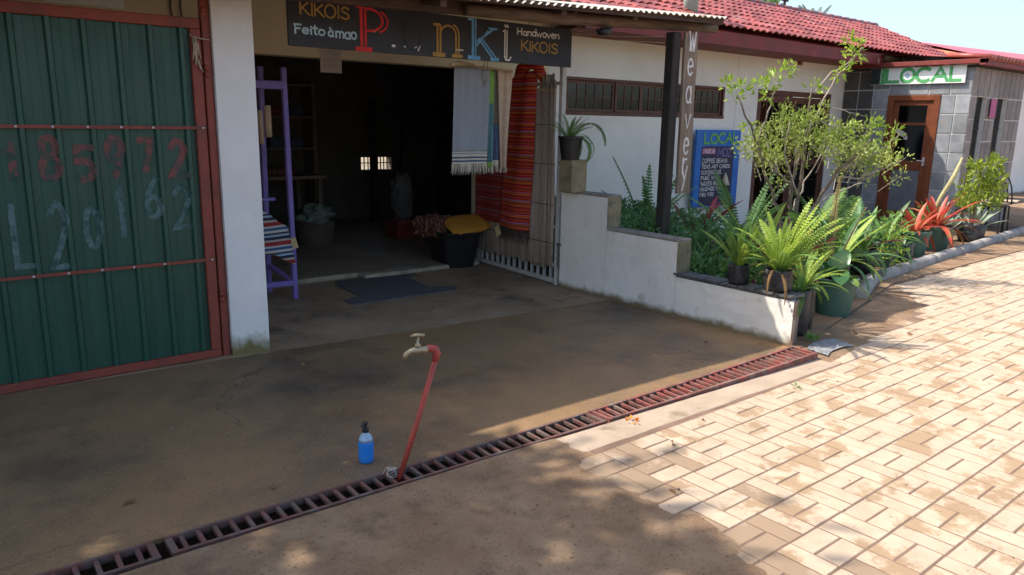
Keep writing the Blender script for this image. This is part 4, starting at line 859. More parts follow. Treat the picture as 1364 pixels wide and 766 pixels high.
# kikois on a stick
KY = 5.62
mb = MB(); mb.tube([(3.60, 5.25, 2.045), (3.85, 5.50, 2.09), (4.10, KY, 2.085)], [.017, .015, .010], 7); mb.tube([(3.86, KY, 2.065), (4.2, KY-.01, 2.072), (4.54, KY, 2.055)], [.010, .009, .010], 7)
build(mb, 'hanging_stick', m_bamboo, None, smooth=True, label='thin bare stick the kikois hang from below the sign', category='stick')
mb = MB(); mb.tube([(4.20, KY-.02, 2.13), (4.18, KY-.03, 1.98), (4.205, KY-.03, 1.93), (4.235, KY-.03, 1.98), (4.235, KY-.02, 2.13)], .0045, 5); mb.tube([(4.205, KY-.03, 1.935), (4.185, KY-.035, 1.90)], .004, 4)
build(mb, 'cord_loop', m_rope, None, label='looped cord holding the stick under the sign', category='cord')
def kik(name, lab, x0, x1, xb0, xb1, z0, z1, mt, bands, fringe=None, dy=0, fold=.012, ph=0):
    t = thing(name, lab, 'cloth', ((x0+x1)/2, KY+dy, z1))
    def f(u, v, z0=z0, z1=z1, a=0, b=1):
        vv = a+(b-a)*v; x = (x0+(xb0-x0)*vv)+((x1+(xb1-x1)*vv)-(x0+(xb0-x0)*vv))*u
        return (x, KY+dy-.018+fold*math.sin(u*11+ph+vv*1.3)*(.3+vv)+.005*math.sin(u*25+ph), z0+(z1-z0)*vv+.012*math.sin(u*3+ph)*(1-vv)*.6)
    for k, (a, b, m_) in enumerate(bands):
        cloth('cloth_panel', m_, lambda u, v, a=a, b=b: f(u, v, a=a, b=b), 26, max(2, int(30*(b-a))), '', '', .003, t)
    if fringe:
        mb = MB(); n = int(abs(xb1-xb0)/.0055)
        for k in range(n):
            p = Vector(f(k/(n-1), 1)); mb.tube([p+Vector((0, 0, .004)), p+Vector((rnd.uniform(-.006, .006), rnd.uniform(-.006, .006), -fringe*.6)), p+Vector((rnd.uniform(-.012, .012), rnd.uniform(-.01, .01), -fringe*rnd.uniform(.85, 1.15)))], [.0032, .0028, .001], 3)
        build(mb, 'fringe', m_kikoiw, t)
bands = [(0, .872, m_kikoi), (.872, .884, m_kikoiw), (.884, .898, m_kikoi), (.898, .925, m_kikoiw), (.925, .943, m_kikoib), (.943, .962, m_kikoiw), (.962, .982, m_kikoib), (.982, 1, m_kikoiw)]
kik('grey_kikoi', 'grey blue kikoi cloth with white bands and fringe hanging left', 3.875, 4.262, 3.862, 4.235, 2.055, 1.225, m_kikoi, bands, .09)
kik('lime_kikoi', 'narrow lime and teal cloth hanging between grey and beige kikois', 4.262, 4.325, 4.262, 4.32, 2.055, 1.19, m_lime, [(0, .34, m_lime), (.34, .95, m_teal), (.95, 1, m_lime)], .05, .02, .01, 2)
kik('navy_kikoi', 'olive and navy cloth partly hidden behind the beige kikoi', 4.31, 4.42, 4.30, 4.41, 2.055, 1.19, m_teal, [(0, .55, M('olive_cloth', (.16, .15, .11), (.13, .125, .09), 20, .95)), (.55, .93, m_kikoib), (.93, 1, m_kikoiw)], .06, .045, .012, 1)
kik('beige_kikoi', 'plain beige kikoi cloth with short fringe hanging right', 4.375, 4.56, 4.405, 4.50, 2.06, 1.17, m_beige, [(0, 1, m_beige)], .04, .03, .02, 3)
# ================================================================== STEPPED WALL
t = thing('stepped_wall', 'low white wall stepping down towards the street', 'wall', (5.1, 4.1, 0))
steps = [(4.800, 5.42, .94), (3.975, 4.797, .640), (2.875, 3.972, .345)]
for y0, y1, z in steps:
    mb = MB()
    def wf(u, v, y0=y0, y1=y1, z=z):
        y = y0+(y1-y0)*u; zz = (-.02+(z+.02)*v); return (5.020+.006*noise.noise(Vector((0, y*4, zz*4)))+.003*noise.noise(Vector((0, y*15, zz*15))), y, zz)
    mb.grid(lambda u, v: wf(1-u, v), 40, 24)
    if z > .5: mb.box(5.024, 5.185, y0+.001, y1, -.02, z-.001)
    else: mb.add([(x, y, q) for q in (-.02, z-.001) for x, y in ((5.024, y0+.001), (5.185, y0+.07), (5.185, y1), (5.024, y1))], [(3, 2, 1, 0), (4, 5, 6, 7), (0, 1, 5, 4), (1, 2, 6, 5), (2, 3, 7, 6), (3, 0, 4, 7)])
    build(mb, 'wall_face', m_white, t, smooth=False)
    mb = MB(); mb.box(5.016, 5.20 if z > .5 else 5.18, y0-.004+(.06 if z < .5 else 0), y1-(.006 if y1 < 5.4 else 0), z, z+.018); build(mb, 'coping', m_slate if z < .5 else m_captop, t, bevel=.004)
for y0, z0, z1 in ((4.800, .66, .940), (3.975, .366, .640)):
    mb = MB(); mb.box(5.021, 5.19, y0-.012, y0+.0, z0, z1); build(mb, 'step_face', m_capblock, t, bevel=.004)
mb = MB(); mb.add([(x+dx, y+dy, q) for q in (-.02, .344) for x, y, dx, dy in ((5.022, 2.874, 0, 0), (5.186, 2.944, 0, 0), (5.186, 2.944, .008, -.018), (5.022, 2.874, .004, -.012))], [(0, 1, 2, 3), (7, 6, 5, 4), (3, 2, 6, 7), (1, 5, 6, 2), (0, 3, 7, 4)]); build(mb, 'end_face', M('flaking_end', (.20, .115, .08), (.30, .25, .2), 9, .9, .7, 40), t)
mb = MB()
for k in range(7): mb.box(5.008, 5.19, 4.0-.16*k-.15, 4.0-.16*k-.006, .3635, .3635+.012+rnd.uniform(0, .006))
build(mb, 'slate_slabs', m_slate, t)
mb = MB(); mb.box(4.90, 5.10, 5.16, 5.34, .958, 1.262); mbx = build(mb, 'block', m_capblock, None, bevel=.008, label='square mossy block standing on the top of the stepped wall', category='block')
# ================================================================== LOCAL BUILDING
LX = 13.33
lb = thing('corner_cafe', 'slate clad corner building with brown door and flat red eave', 'building', (LX, 5, 0))
# west face with door hole: built from boxes around it
DY0, DY1, DZ = 5.435, 6.285, 2.15
mb = MB(); mb.box(LX+.012, LX+.2, 4.992, DY0, 0, 2.56); mb.box(LX+.012, LX+.2, DY1, 7.095, 0, 2.56); mb.box(LX+.012, LX+.2, DY0, DY1, DZ, 2.56)
mb.box(LX+.2, 13.56, 4.992, 5.19, 0, 2.56); mb.box(13.99, 14.41, 4.992, 5.19, 0, 2.56); mb.box(14.87, 15.55, 4.992, 5.19, 0, 2.56)
mb.box(13.56, 13.99, 4.992, 5.19, 2.12, 2.56); mb.box(14.41, 14.87, 4.992, 5.19, 2.12, 2.56); mb.box(13.56, 13.99, 4.992, 5.19, 0, .25); mb.box(14.41, 14.87, 4.992, 5.19, 0, .25)
build(mb, 'wall', m_grout, lb)
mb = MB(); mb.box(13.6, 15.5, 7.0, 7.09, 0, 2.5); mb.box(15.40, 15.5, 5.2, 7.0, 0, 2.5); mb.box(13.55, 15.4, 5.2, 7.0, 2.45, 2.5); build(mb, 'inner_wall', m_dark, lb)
def clad(axis, a0, a1, z0, z1, tw_, th_, holes, mts, mend=None):
    n = max(1, round((a1-a0)/tw_)); m_ = max(1, round((z1-z0)/th_)); da = (a1-a0)/n; dz = (z1-z0)/m_
    cache = {}
    for j in range(m_):
        for i in range(n):
            A0, A1 = a0+i*da, a0+(i+1)*da; Z0, Z1 = z0+j*dz, z0+(j+1)*dz
            skip = False
            for h in holes:
                if A0 < h[1]-.02 and A1 > h[0]+.02 and Z0 < h[3]-.02 and Z1 > h[2]+.02:
                    if h[0] <= A0+.01 and A1 <= h[1]+.01 and h[2] <= Z0+.01 and Z1 <= h[3]+.01: skip = True; break
                    # trim to the hole
                    cands = [(A0, min(A1, h[0]), Z0, Z1), (max(A0, h[1]), A1, Z0, Z1), (A0, A1, Z0, min(Z1, h[2])), (A0, A1, max(Z0, h[3]), Z1)]
                    best = max(cands, key=lambda c: max(0, c[1]-c[0])*max(0, c[3]-c[2])); A0, A1, Z0, Z1 = best
            if skip or A1-A0 < .03 or Z1-Z0 < .03: continue
            g = .010; pr = .008+rnd.uniform(0, .003); m1 = MB()
            if axis == 'Y': m1.box(LX-pr+.012, LX+.014, A0+g, A1-g, Z0+g, Z1-g)
            else: m1.box(A0+g, A1-g, 4.98-pr+.012, 4.994, Z0+g, Z1-g)
            mt = mts(( A0+A1)/2, (Z0+Z1)/2) if callable(mts) else rnd.choice(mts)
            build(m1, 'slate_tile', mt, lb, bevel=.0025)
clad('Y', 4.985, DY0-.0, 0, 2.15, .225, .325, [], lambda a, z: m_stone[0])
clad('Y', DY1, 7.09, 0, 2.56, .27, .325, [], lambda a, z: m_stone[2] if a > 6.62 else m_stone[0])  # inner corner tiles: the corner's shade is put into their darker colour
clad('Y', 4.985, DY1, 2.15, 2.56, .30, .205, [], lambda a, z: rnd.choice([m_stone[0], m_stone[1], m_stone[0]]))
HB = [(13.56, 13.99, .25, 2.12), (14.41, 14.87, .25, 2.12)]
clad('X', LX, 13.56, 0, 2.12, .25, .36, [], [m_stone[1]]); clad('X', 13.99, 14.41, 0, 2.12, .21, .36, [], [m_stone[1]]); clad('X', 14.87, 15.55, 0, 2.12, .24, .36, [], [m_stone[1]]); clad('X', LX, 15.55, 2.12, 2.56, .22, .44, [], [m_stone[1]])
mb = MB(); mb.box(LX-.01, LX+.08, DY0+.002, DY0+.10, 0, DZ-.002); mb.box(LX-.01, LX+.08, DY1-.10, DY1-.002, 0, DZ-.002); mb.box(LX-.01, LX+.08, DY0+.10, DY1-.10, DZ-.09, DZ-.002)
dq = build(mb, 'door', m_doorwood, lb, bevel=.004)
mb = MB(); mb.box(LX+.02, LX+.06, DY0+.102, DY0+.20, .02, DZ-.092); mb.box(LX+.02, LX+.06, DY1-.19, DY1-.102, .02, DZ-.092)
for a, b in ((.02, .22), (.92, 1.07), (1.66, 1.70), (1.98, 2.058)): mb.box(LX+.021, LX+.059, DY0+.20, DY1-.19, a, b)
build(mb, 'door_leaf', m_doorwood, dq, bevel=.004)
mb = MB(); mb.box(LX+.035, LX+.041, DY0+.20, DY1-.19, .22, .92); build(mb, 'pane', M('frosted_lower_pane', (.17, .18, .20), (.13, .13, .15), 4, .3), dq)
mb = MB(); mb.box(LX+.035, LX+.041, DY0+.20, DY1-.19, 1.07, 1.98); build(mb, 'pane', m_glass, dq)
mb = MB(); mb.tube([(LX+.01, DY0+.15, 1.08), (LX-.04, DY0+.15, 1.08), (LX-.045, DY0+.24, 1.085)], .010, 6); mb.box(LX+.0, LX+.02, DY0+.13, DY0+.17, 1.0, 1.14); build(mb, 'handle', m_whitemetal, dq)
mb = MB(); mb.bar((LX+.03, 5.93, 1.48), (LX+.03, 6.10, 1.58), .08, .004, (1, 0, 0)); mb.box(LX+.028, LX+.032, 5.90, 5.96, 1.42, 1.48); build(mb, 'card_sign', m_paper, dq)
for a, b in ((13.56, 13.99), (14.41, 14.87)):
    mb = MB(); mb.box(a, b, 5.06, 5.066, .25, 2.12); wn = build(mb, 'window', m_glass, lb)
    mb = MB(); mb.box(a, b, 5.05, 5.08, 1.05, 1.08); mb.box(a, b, 5.05, 5.08, 1.62, 1.635); build(mb, 'window_bar', m_darkwood, wn)
mb = MB(); mb.box(14.09, 14.33, 4.955, 4.960, 1.80, 2.10); build(mb, 'poster', p_magenta, lb)
mb = MB(); mb.box(13.20, 13.29, 4.80, 7.0, 2.61, 2.68); mb.box(13.20, 15.8, 4.80, 4.89, 2.58, 2.685) ; fb = build(mb, 'eave_board', m_fascia, lb, bevel=.004)
mb = MB(); mb.box(13.291, 15.8, 4.891, 7.0, 2.565, 2.60); build(mb, 'eave_slab', m_darkwood, lb)
for i in range(17): mb = MB(); mb.tube([(13.30+i*.155, 4.76, 2.70), (13.30+i*.155, 5.4, 2.76)], .045, 6); build(mb, 'eave_tile', m_tile, lb, smooth=True)
mb = MB(); mb.add([(13.22, 4.85, 2.69), (15.9, 4.85, 2.69), (15.9, 7.0, 2.86), (13.22, 7.0, 2.86)], [(0, 1, 2, 3)]); build(mb, 'roof', m_fascia, lb)
# green LOCAL sign
t = thing('cafe_sign', 'white sign with green capital letters LOCAL above the cafe door', 'sign', (LX-.04, 5.85, 2.33))
mb = MB(); mb.box(LX-.045, LX-.02, 5.095, 6.615, 2.325, 2.598); build(mb, 'board', m_signwhite, t, bevel=.003)
mb = MB(); mb.box(LX-.0475, LX-.0455, 6.44, 6.61, 2.33, 2.594); build(mb, 'green_patch', p_dgreen, t)
mb = MB(); mb.box(LX-.048, LX-.0457, 6.36, 6.43, 2.33, 2.594); build(mb, 'green_patch', p_green, t)
for ch, a, b in (('L', 6.35, 6.13), ('O', 6.10, 5.88), ('C', 5.85, 5.63), ('A', 5.60, 5.36), ('L', 5.33, 5.16)):
    m1 = MB(); gw = G[ch][0]*.88
    for k, st in enumerate(G[ch][1]): ribbon(m1, [(p[0]/gw*(a-b), .01+p[1]*.205) for p in st], .052, Vector((LX-.0475-.0002*k, a, 2.355)), Vector((0, -1, 0)), VZ, .0005+.0003*k)
    build(m1, 'lettering', p_green, t)
mb = MB(); ribbon(mb, arc(0, 0, .022, .03, 0, 360, 10), .014, Vector((LX-.0475, 5.99, 2.462)), Vector((0, -1, 0)), VZ, .002); build(mb, 'blue_ring', p_blue, t)
# ================================================================== BEYOND
t = thing('far_white_building', 'white building with orange tiled roof beyond the corner cafe', 'building', (20, 7, 0))
mb = MB(); mb.box(21.2, 32, 7.0, 12, 0, 2.85); build(mb, 'wall', m_white, t)
mb = MB(); mb.add([(20.9, 6.7, 2.95), (33, 6.7, 2.95), (33, 9.6, 3.65), (20.9, 9.6, 3.65), (33, 12.5, 2.95), (20.9, 12.5, 2.95)], [(0, 1, 2, 3), (3, 2, 4, 5)]); rf = build(mb, 'roof', m_otile, t)
mb = MB()
for i in range(44): mb.tube([(21.0+i*.27, 6.66, 3.0), (21.0+i*.27, 9.6, 3.70)], .08, 5)
build(mb, 'roof_tiles', m_otile, rf, smooth=True, kind='stuff')
mb = MB(); mb.box(24.2, 24.9, 6.97, 7.01, .0, 2.0); build(mb, 'door', m_darkwood, t)
t = thing('pink_roofed_house', 'house with plain pink roof rising behind the orange tiles', 'building', (40, 13, 0))
mb = MB(); mb.box(35, 62, 12.8, 18, 0, 4.5); build(mb, 'wall', m_white, t)
mb = MB(); mb.add([(34, 12.6, 4.5), (63, 12.6, 4.5), (63, 15.5, 5.95), (34, 15.5, 5.25), (63, 18.5, 4.5), (34, 18.5, 4.5)], [(0, 1, 2, 3), (3, 2, 4, 5)]); build(mb, 'roof', m_pink, t)
mb = MB()
def lowf(u, v): return (16.4+1.2*u, 6.3+.02*noise.noise(Vector((u*9, v*9, 0))), v*1.15)
mb.box(16.3, 17.0, 6.2, 6.4, 0, 1.15); build(mb, 'low_wall', m_white, None, label='low bright white wall past the cafe corner', category='wall')
t = thing('driftwood_pile', 'pile of pale driftwood and stones on the far white wall', 'driftwood', (17.0, 6.2, 1.2))
for k in range(7):
    m1 = MB(); a = Vector((16.5+rnd.random()*.9, 6.1+rnd.random()*.3, 1.2+.10*k)); b_ = a+Vector((rnd.uniform(.4, .9), rnd.uniform(-.2, .2), rnd.uniform(-.25, .35)))
    m1.tube([a, a.lerp(b_, .5)+Vector((0, 0, .06)), b_], [.05, .07, .03], 7); build(m1, 'driftwood_branch', m_palebark, t, smooth=True)
# wire chair and table
t = thing('wire_chair', 'black wire back chair beyond the potted plants', 'chair', (13.15, 4.35, 0))
cx_, cy_ = 13.2, 4.42
mb = MB()
for dx, dy in ((-.2, -.2), (.2, -.2), (-.2, .2), (.2, .2)): m1 = MB(); m1.tube([(cx_+dx, cy_+dy, .012), (cx_+dx*.9, cy_+dy*.9, .46)], .012, 6); build(m1, 'leg', m_black, t)
mb = MB(); mb.lathe([(.21, .45), (.22, .46), (.22, .475), (.2, .485), (.0, .485)], (cx_, cy_, 0), 18); build(mb, 'seat', m_black, t)
for k, (r1, h1) in enumerate(((.20, .95), (.14, .86), (.08, .78))):
    m1 = MB(); m1.tube([(cx_+.2, cy_-r1*math.cos(a), .48+(h1-.48)*math.sin(a)) for a in [R(180*i/10) for i in range(11)]], .011, 6); build(m1, 'back_hoop', m_black, t, smooth=True)
t = thing('cafe_table', 'low table with pale top behind the black bag plant', 'table', (13.7, 4.6, 0))
mb = MB(); mb.box(13.35, 14.6, 4.25, 4.95, .47, .50); build(mb, 'tabletop', m_wood, t, bevel=.006)
for x, y in ((13.42, 4.3), (14.5, 4.3), (13.42, 4.9), (14.5, 4.9)): m1 = MB(); m1.bar((x, y, .012), (x, y, .47), .03, .03); build(m1, 'leg', m_black, t)
mb = MB(); mb.grid(lambda u, v: (13.45+.5*u, 4.26+.5*v, .508+.012*math.sin(u*9+v*5)), 12, 8); build(mb, 'tablecloth', m_beige, None, smooth=True, label='beige cloth spread over part of the low cafe table', category='cloth')
# ================================================================== INSIDE THE SHOP (dim)
t = thing('wicker_basket', 'dark wicker basket holding pale green cloth inside the shop', 'basket', (4.05, 9.0, .037))
mb = MB()
mb.grid(lambda u, v: (4.08+(.20+.05*v+.006*math.sin(u*60*math.pi+(int(v*12) % 2)*math.pi))*math.cos(u*2*math.pi), 9.0+(.20+.05*v)*math.sin(u*2*math.pi), .04+.30*v), 120, 12)
build(mb, 'basket', M('wicker', (.14, .10, .07), (.09, .065, .05), 30, .9, .8, 60), t)
mb = MB(); mb.lathe([(.17, .02), (.19, .025)], (4.08, 9.0, .04), 20); build(mb, 'basket_base', m_darkwood, t)
blob('green_cloth', (4.08, 9.0, .38), .2, .2, .13, M('sage_cloth', (.20, .25, .20), (.12, .16, .13), 9, .95), 'crumpled sage cloth filling the wicker basket', 'cloth', 0, 1, nz=.25)
t = thing('red_chest', 'dark red wooden chest on the shop floor', 'chest', (5.35, 8.85, .037))
mb = MB(); mb.box(5.12, 5.58, 8.72, 9.05, .037, .27); build(mb, 'body', m_fascia, t, bevel=.006)
mb = MB(); mb.box(5.10, 5.60, 8.70, 9.07, .271, .295); build(mb, 'lid', m_fascia, t, bevel=.004)
blob('white_sack', (5.30, 8.9, .58), .15, .13, .30, M('sack_cloth', (.13, .12, .11), (.09, .085, .08), 8, .95), 'pale cloth sack standing on the dark red chest', 'sack', .1, .9, nz=.12)
t = thing('work_table', 'dim wooden table with woven goods at the left of the shop', 'table', (3.6, 10.0, .037))
mb = MB(); mb.box(2.7, 4.6, 9.7, 10.6, .80, .84); build(mb, 'tabletop', m_wood, t)
for x in (2.78, 4.52):
    for y in (9.78, 10.52): m1 = MB(); m1.bar((x, y, .037), (x, y, .80), .06, .06); build(m1, 'leg', m_wood, t)
blob('folded_cloths', (3.95, 9.95, .89), .28, .2, .07, m_blanket, 'brown folded cloths lying on the dim work table', 'cloth', 0, .5, nz=.1)
t = thing('display_shelf', 'tall dim shelf of woven goods against the back wall', 'shelf', (3.6, 10.95, .037))
for x in (2.5, 3.7, 4.9): m1 = MB(); m1.bar((x, 10.85, .037), (x, 10.85, 2.1), .05, .3); build(m1, 'upright', m_wood, t)
for z in (1.15, 1.6, 2.05): m1 = MB(); m1.box(2.53, 3.67, 10.7, 11.0, z, z+.03); m1.box(3.73, 4.87, 10.7, 11.0, z, z+.03); build(m1, 'shelf_board', m_wood, t)
for k in range(14):
    x = 2.62+(k % 7)*.32; z = (1.18, 1.63)[k//7]
    if abs(x-3.7) < .1 or abs(x+.2-3.7) < .1: continue
    m1 = MB(); m1.box(x, x+.2, 10.72, 10.95, z, z+.10+.05*rnd.random()); ci = rnd.randrange(4); build(m1, 'folded_cloth', [m_rug2, m_blanket, m_beige, m_kikoib][ci], None, bevel=.02, label='%s folded cloth, %s along the %s board of the dim back shelf' % (['dark red', 'brown striped', 'beige', 'navy'][ci], ['first', 'second', 'third', 'fourth', 'fifth', 'sixth', 'seventh'][k % 7], ['lower', 'middle'][k//7]), category='cloth', group='folded cloths on the back shelf')
t = thing('loom', 'dark wooden loom frame deep inside the shop', 'loom', (6.2, 9.8, .037))
for x in (5.75, 7.0):
    for y in (9.6, 10.5): m1 = MB(); m1.bar((x, y, .037), (x, y, 1.9), .08, .08); build(m1, 'upright', m_darkwood, t)
for z in (.75, 1.5, 1.86): m1 = MB(); m1.bar((5.79, 9.6, z), (6.96, 9.6, z), .06, .06); build(m1, 'cross_beam', m_darkwood, t)
# ================================================================== PLANTS
def leafstrap(L=.5, wd=.05, bend=1.0, n=7, fold=.25, mt=None, name='leaf', tipz=.0, wprof=None, ruf=0):
    """strap leaf from the origin along +X, rising then arching over"""
    mb = MB(); vs = []; p = Vector((0, 0, 0)); a0 = R(75)-R(0); 
    for i in range(n+1):
        t_ = i/n; ang_ = a0-bend*t_*1.5
        if i: p = p+Vector((math.cos(ang_), 0, math.sin(ang_)))*L/n
        w_ = wd*(wprof(t_) if wprof else math.sin(math.pi*min(.999, .12+.88*t_))**.6)*(1 if t_ < .97 else .1)
        nrm = Vector((-math.sin(ang_), 0, math.cos(ang_)))
        r_ = ruf*math.sin(i*2.3)*wd
        for sgn in (-1, 0, 1): vs.append(p+Vector((0, sgn*w_, 0))+nrm*(abs(sgn)*w_*fold+(r_*sgn)))
    fs = []
    for i in range(n):
        for k in (0, 1): a = i*3+k; fs.append((a, a+1, a+4, a+3))
    mb.add(vs, fs); return mb.mesh(name, mt, smooth=True)
def frondmesh(L=.5, bend=1.0, mt=None, pairs=26, wl=.05, name='frond', droop=.15, ang0=78):
    mb = MB(); p = Vector((0, 0, 0)); pts = [p.copy()]; dirs = []
    for i in range(pairs+3):
        t_ = i/(pairs+3); a = R(ang0)-bend*t_*1.6; d = Vector((math.cos(a), .05*math.sin(t_*5), math.sin(a))); dirs.append(d); p = p+d*L/(pairs+3); pts.append(p.copy())
    mb.tube(pts[::3]+[pts[-1]], [.0035*(L/.5)]*(len(pts[::3]))+[.001], 3, cap=False)
    for i in range(2, pairs+3):
        t_ = i/(pairs+3); ll = wl*(math.sin(math.pi*(.12+.86*t_))**.7)*rnd.uniform(.85, 1.1); d = dirs[min(i, len(dirs)-1)]; nrm = Vector((-d.z, 0, d.x)); wd = L/(pairs+3)*.42
        for s_ in (-1, 1):
            o = Vector((0, s_, 0)); tip = pts[i]+o*ll+d*ll*.25-nrm*ll*droop+Vector((0, 0, rnd.uniform(-.1, .1)*ll))
            mid = pts[i]+o*ll*.5+d*ll*.1+nrm*ll*.05
            vs = [pts[i]-d*wd*.7, pts[i]+d*wd*.7, mid+d*wd, tip, mid-d*wd]
            mb.add(vs, [(0, 1, 2, 4), (4, 2, 3)])
    return mb.mesh(name, mt, smooth=False)
FR = {}
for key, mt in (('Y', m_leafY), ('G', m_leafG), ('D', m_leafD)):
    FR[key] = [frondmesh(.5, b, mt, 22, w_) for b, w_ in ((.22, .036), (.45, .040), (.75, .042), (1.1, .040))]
def rosette(t, meshes, n, c, tilt=(0, 60), scl=(.8, 1.2), name='frond', az=None, seed=1, flat=1):
    r = random.Random(seed)
    for k in range(n):
        a = (k*2.39996+r.uniform(-.3, .3)) if az is None else r.uniform(*az)
        f = (k+.5)/n; q = r.uniform(*scl); mi = min(len(meshes)-1, int(f*len(meshes)*r.uniform(.7, 1.2)))
        # order: tilt about Y (outwards lean) then azimuth
        lean = R(tilt[0]+(tilt[1]-tilt[0])*f)
        inst(name, meshes[mi], t, Vector(c)+Vector((math.cos(a)*.02, math.sin(a)*.02, r.uniform(-.01, .01))), (r.uniform(-.25, .25), lean, a), (q, q*flat, q))
def bagpot(t, c, r, h, mt=m_bag, name='pot', wob=.22, flare=1.0):
    mb = MB(); c = Vector(c)
    prof = [(r*.86, 0), (r*.95, h*.12), (r, h*.35), (r*1.0*flare, h*.6), (r*.97*flare, h*.85), (r*1.02*flare, h), (r*.93*flare, h*1.01), (r*.90*flare, h*.88)]
    mb.lathe(prof, c, 28, wob); build(mb, name, mt, t, smooth=True)
    mb = MB(); mb.add([c+Vector((r*.93*flare*math.cos(a*math.pi/8), r*.93*flare*math.sin(a*math.pi/8), h*.88+rnd.uniform(-.004, .004))) for a in range(16)], [tuple(range(16))]); build(mb, 'soil', m_soil, t)
def rigidpot(t, c, rb, rt_, h, mt=m_gpot, name='pot'):
    mb = MB(); mb.lathe([(rb, 0), (rt_*.93, h*.86), (rt_, h*.87), (rt_*1.02, h*.98), (rt_, h), (rt_*.92, h), (rt_*.88, h*.88)], c, 32); build(mb, name, mt, t, smooth=False, bevel=.002)
    mb = MB(); c = Vector(c); mb.add([c+Vector((rt_*.9*math.cos(a*math.pi/10), rt_*.9*math.sin(a*math.pi/10), h*.88)) for a in range(20)], [tuple(range(20))]); build(mb, 'soil', m_soil, t)
# ferns on the wall
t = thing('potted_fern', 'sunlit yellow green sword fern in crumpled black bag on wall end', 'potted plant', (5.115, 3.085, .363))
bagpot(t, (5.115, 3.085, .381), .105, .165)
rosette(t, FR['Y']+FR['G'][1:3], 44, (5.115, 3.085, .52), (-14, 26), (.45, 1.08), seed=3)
DRY = [frondmesh(.5, b, M('dried_frond', (.34, .20, .08), (.22, .13, .06), 15, .85, trans=.3), 20, .022, droop=.5) for b in (1.0, 1.5)]
rosette(t, DRY, 9, (5.115, 3.085, .51), (10, 70), (.4, .8), seed=13)
rosette(t, FR['Y'][:3], 8, (5.125, 3.07, .52), (0, 20), (1.0, 1.25), az=(-1.2, .1), seed=33)
t = thing('potted_fern', 'smaller half shaded fern in black bag on the white wall', 'potted plant', (5.10, 3.42, .363))
bagpot(t, (5.10, 3.42, .381), .082, .15)
rosette(t, FR['G'][:2]+FR['Y'][:2], 28, (5.10, 3.42, .50), (-14, 20), (.5, .88), seed=4)
for (x, y, r, h, lab, nf, key, sc_) in ((5.34, 3.02, .085, .36, 'tall black bag of fern on the ground behind the wall end', 14, 'G', (.5, .75)), (5.56, 3.12, .10, .36, 'wide black bag with arching sunlit fern beside the green pot', 22, 'Y', (.55, .85))):
    t = thing('potted_fern', lab, 'potted plant', (x, y, .012)); bagpot(t, (x, y, .012), r, h, wob=.06); rosette(t, FR[key], nf, (x, y, h), (0, 60), sc_, seed=int(x*100))
mb = MB()
for k in range(26):
    a = rnd.uniform(0, 6.28); p = Vector((5.26+rnd.uniform(-.04, .04), 2.84+rnd.uniform(-.03, .04), .02)); q = p+Vector((math.cos(a)*.035, math.sin(a)*.035, rnd.uniform(.02, .07))); sdw = Vector((-math.sin(a), math.cos(a), 0))*.012
    mb.add([p, p.lerp(q, .6)+sdw, q, p.lerp(q, .6)-sdw], [(0, 1, 2, 3)])
build(mb, 'weed', m_leafG, None, label='small green weed growing at the foot of the wall end', category='weed')
# hanging fern on the wall block
t = thing('potted_fern', 'fern with long arching frond in black pot on the mossy block', 'potted plant', (4.95, 5.25, 1.262))
rigidpot(t, (4.955, 5.25, 1.263), .085, .118, .215, m_black)
LF = [frondmesh(.5, 1.9, m_leafG, 24, .045, droop=.3, ang0=70), frondmesh(.5, .6, m_leafG, 22, .045)]
rosette(t, [LF[1]], 16, (4.93, 5.25, 1.45), (-14, 30), (.4, .65), seed=9)
for a, q, ln in ((-.15, 1.15, -2), (-.9, .75, 40), (-.3, .8, 55), (-1.3, .8, 50), (.4, .7, 40), (-.6, .55, 20)): inst('frond', LF[0], t, (4.98, 5.23, 1.46), (0, R(ln), a), (q, q, q))
# green pot with broad leaves
BLm = [leafstrap(.20, .062, b, 7, .2, m_leafB, wprof=lambda t_: max(.06, math.sin(math.pi*(.08+.9*t_))**.8) if t_ > .25 else .10, ruf=.06) for b in (.5, .9, 1.3)]
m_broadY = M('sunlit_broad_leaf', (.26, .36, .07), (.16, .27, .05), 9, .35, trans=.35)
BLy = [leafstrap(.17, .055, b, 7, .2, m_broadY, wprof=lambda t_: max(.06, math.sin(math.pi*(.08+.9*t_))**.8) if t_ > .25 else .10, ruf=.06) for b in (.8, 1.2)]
t = thing('potted_plant', 'broad leaved plant in the large green pot nearest the street', 'potted plant', (6.23, 3.20, .0))
rigidpot(t, (6.23, 3.20, .004), .135, .185, .335)
rosette(t, BLm, 16, (6.25, 3.24, .32), (-5, 45), (.9, 1.6), 'leaf', seed=5); rosette(t, BLy, 9, (6.20, 3.14, .32), (30, 75), (.8, 1.1), 'leaf', az=(-2.6, .2), seed=6)
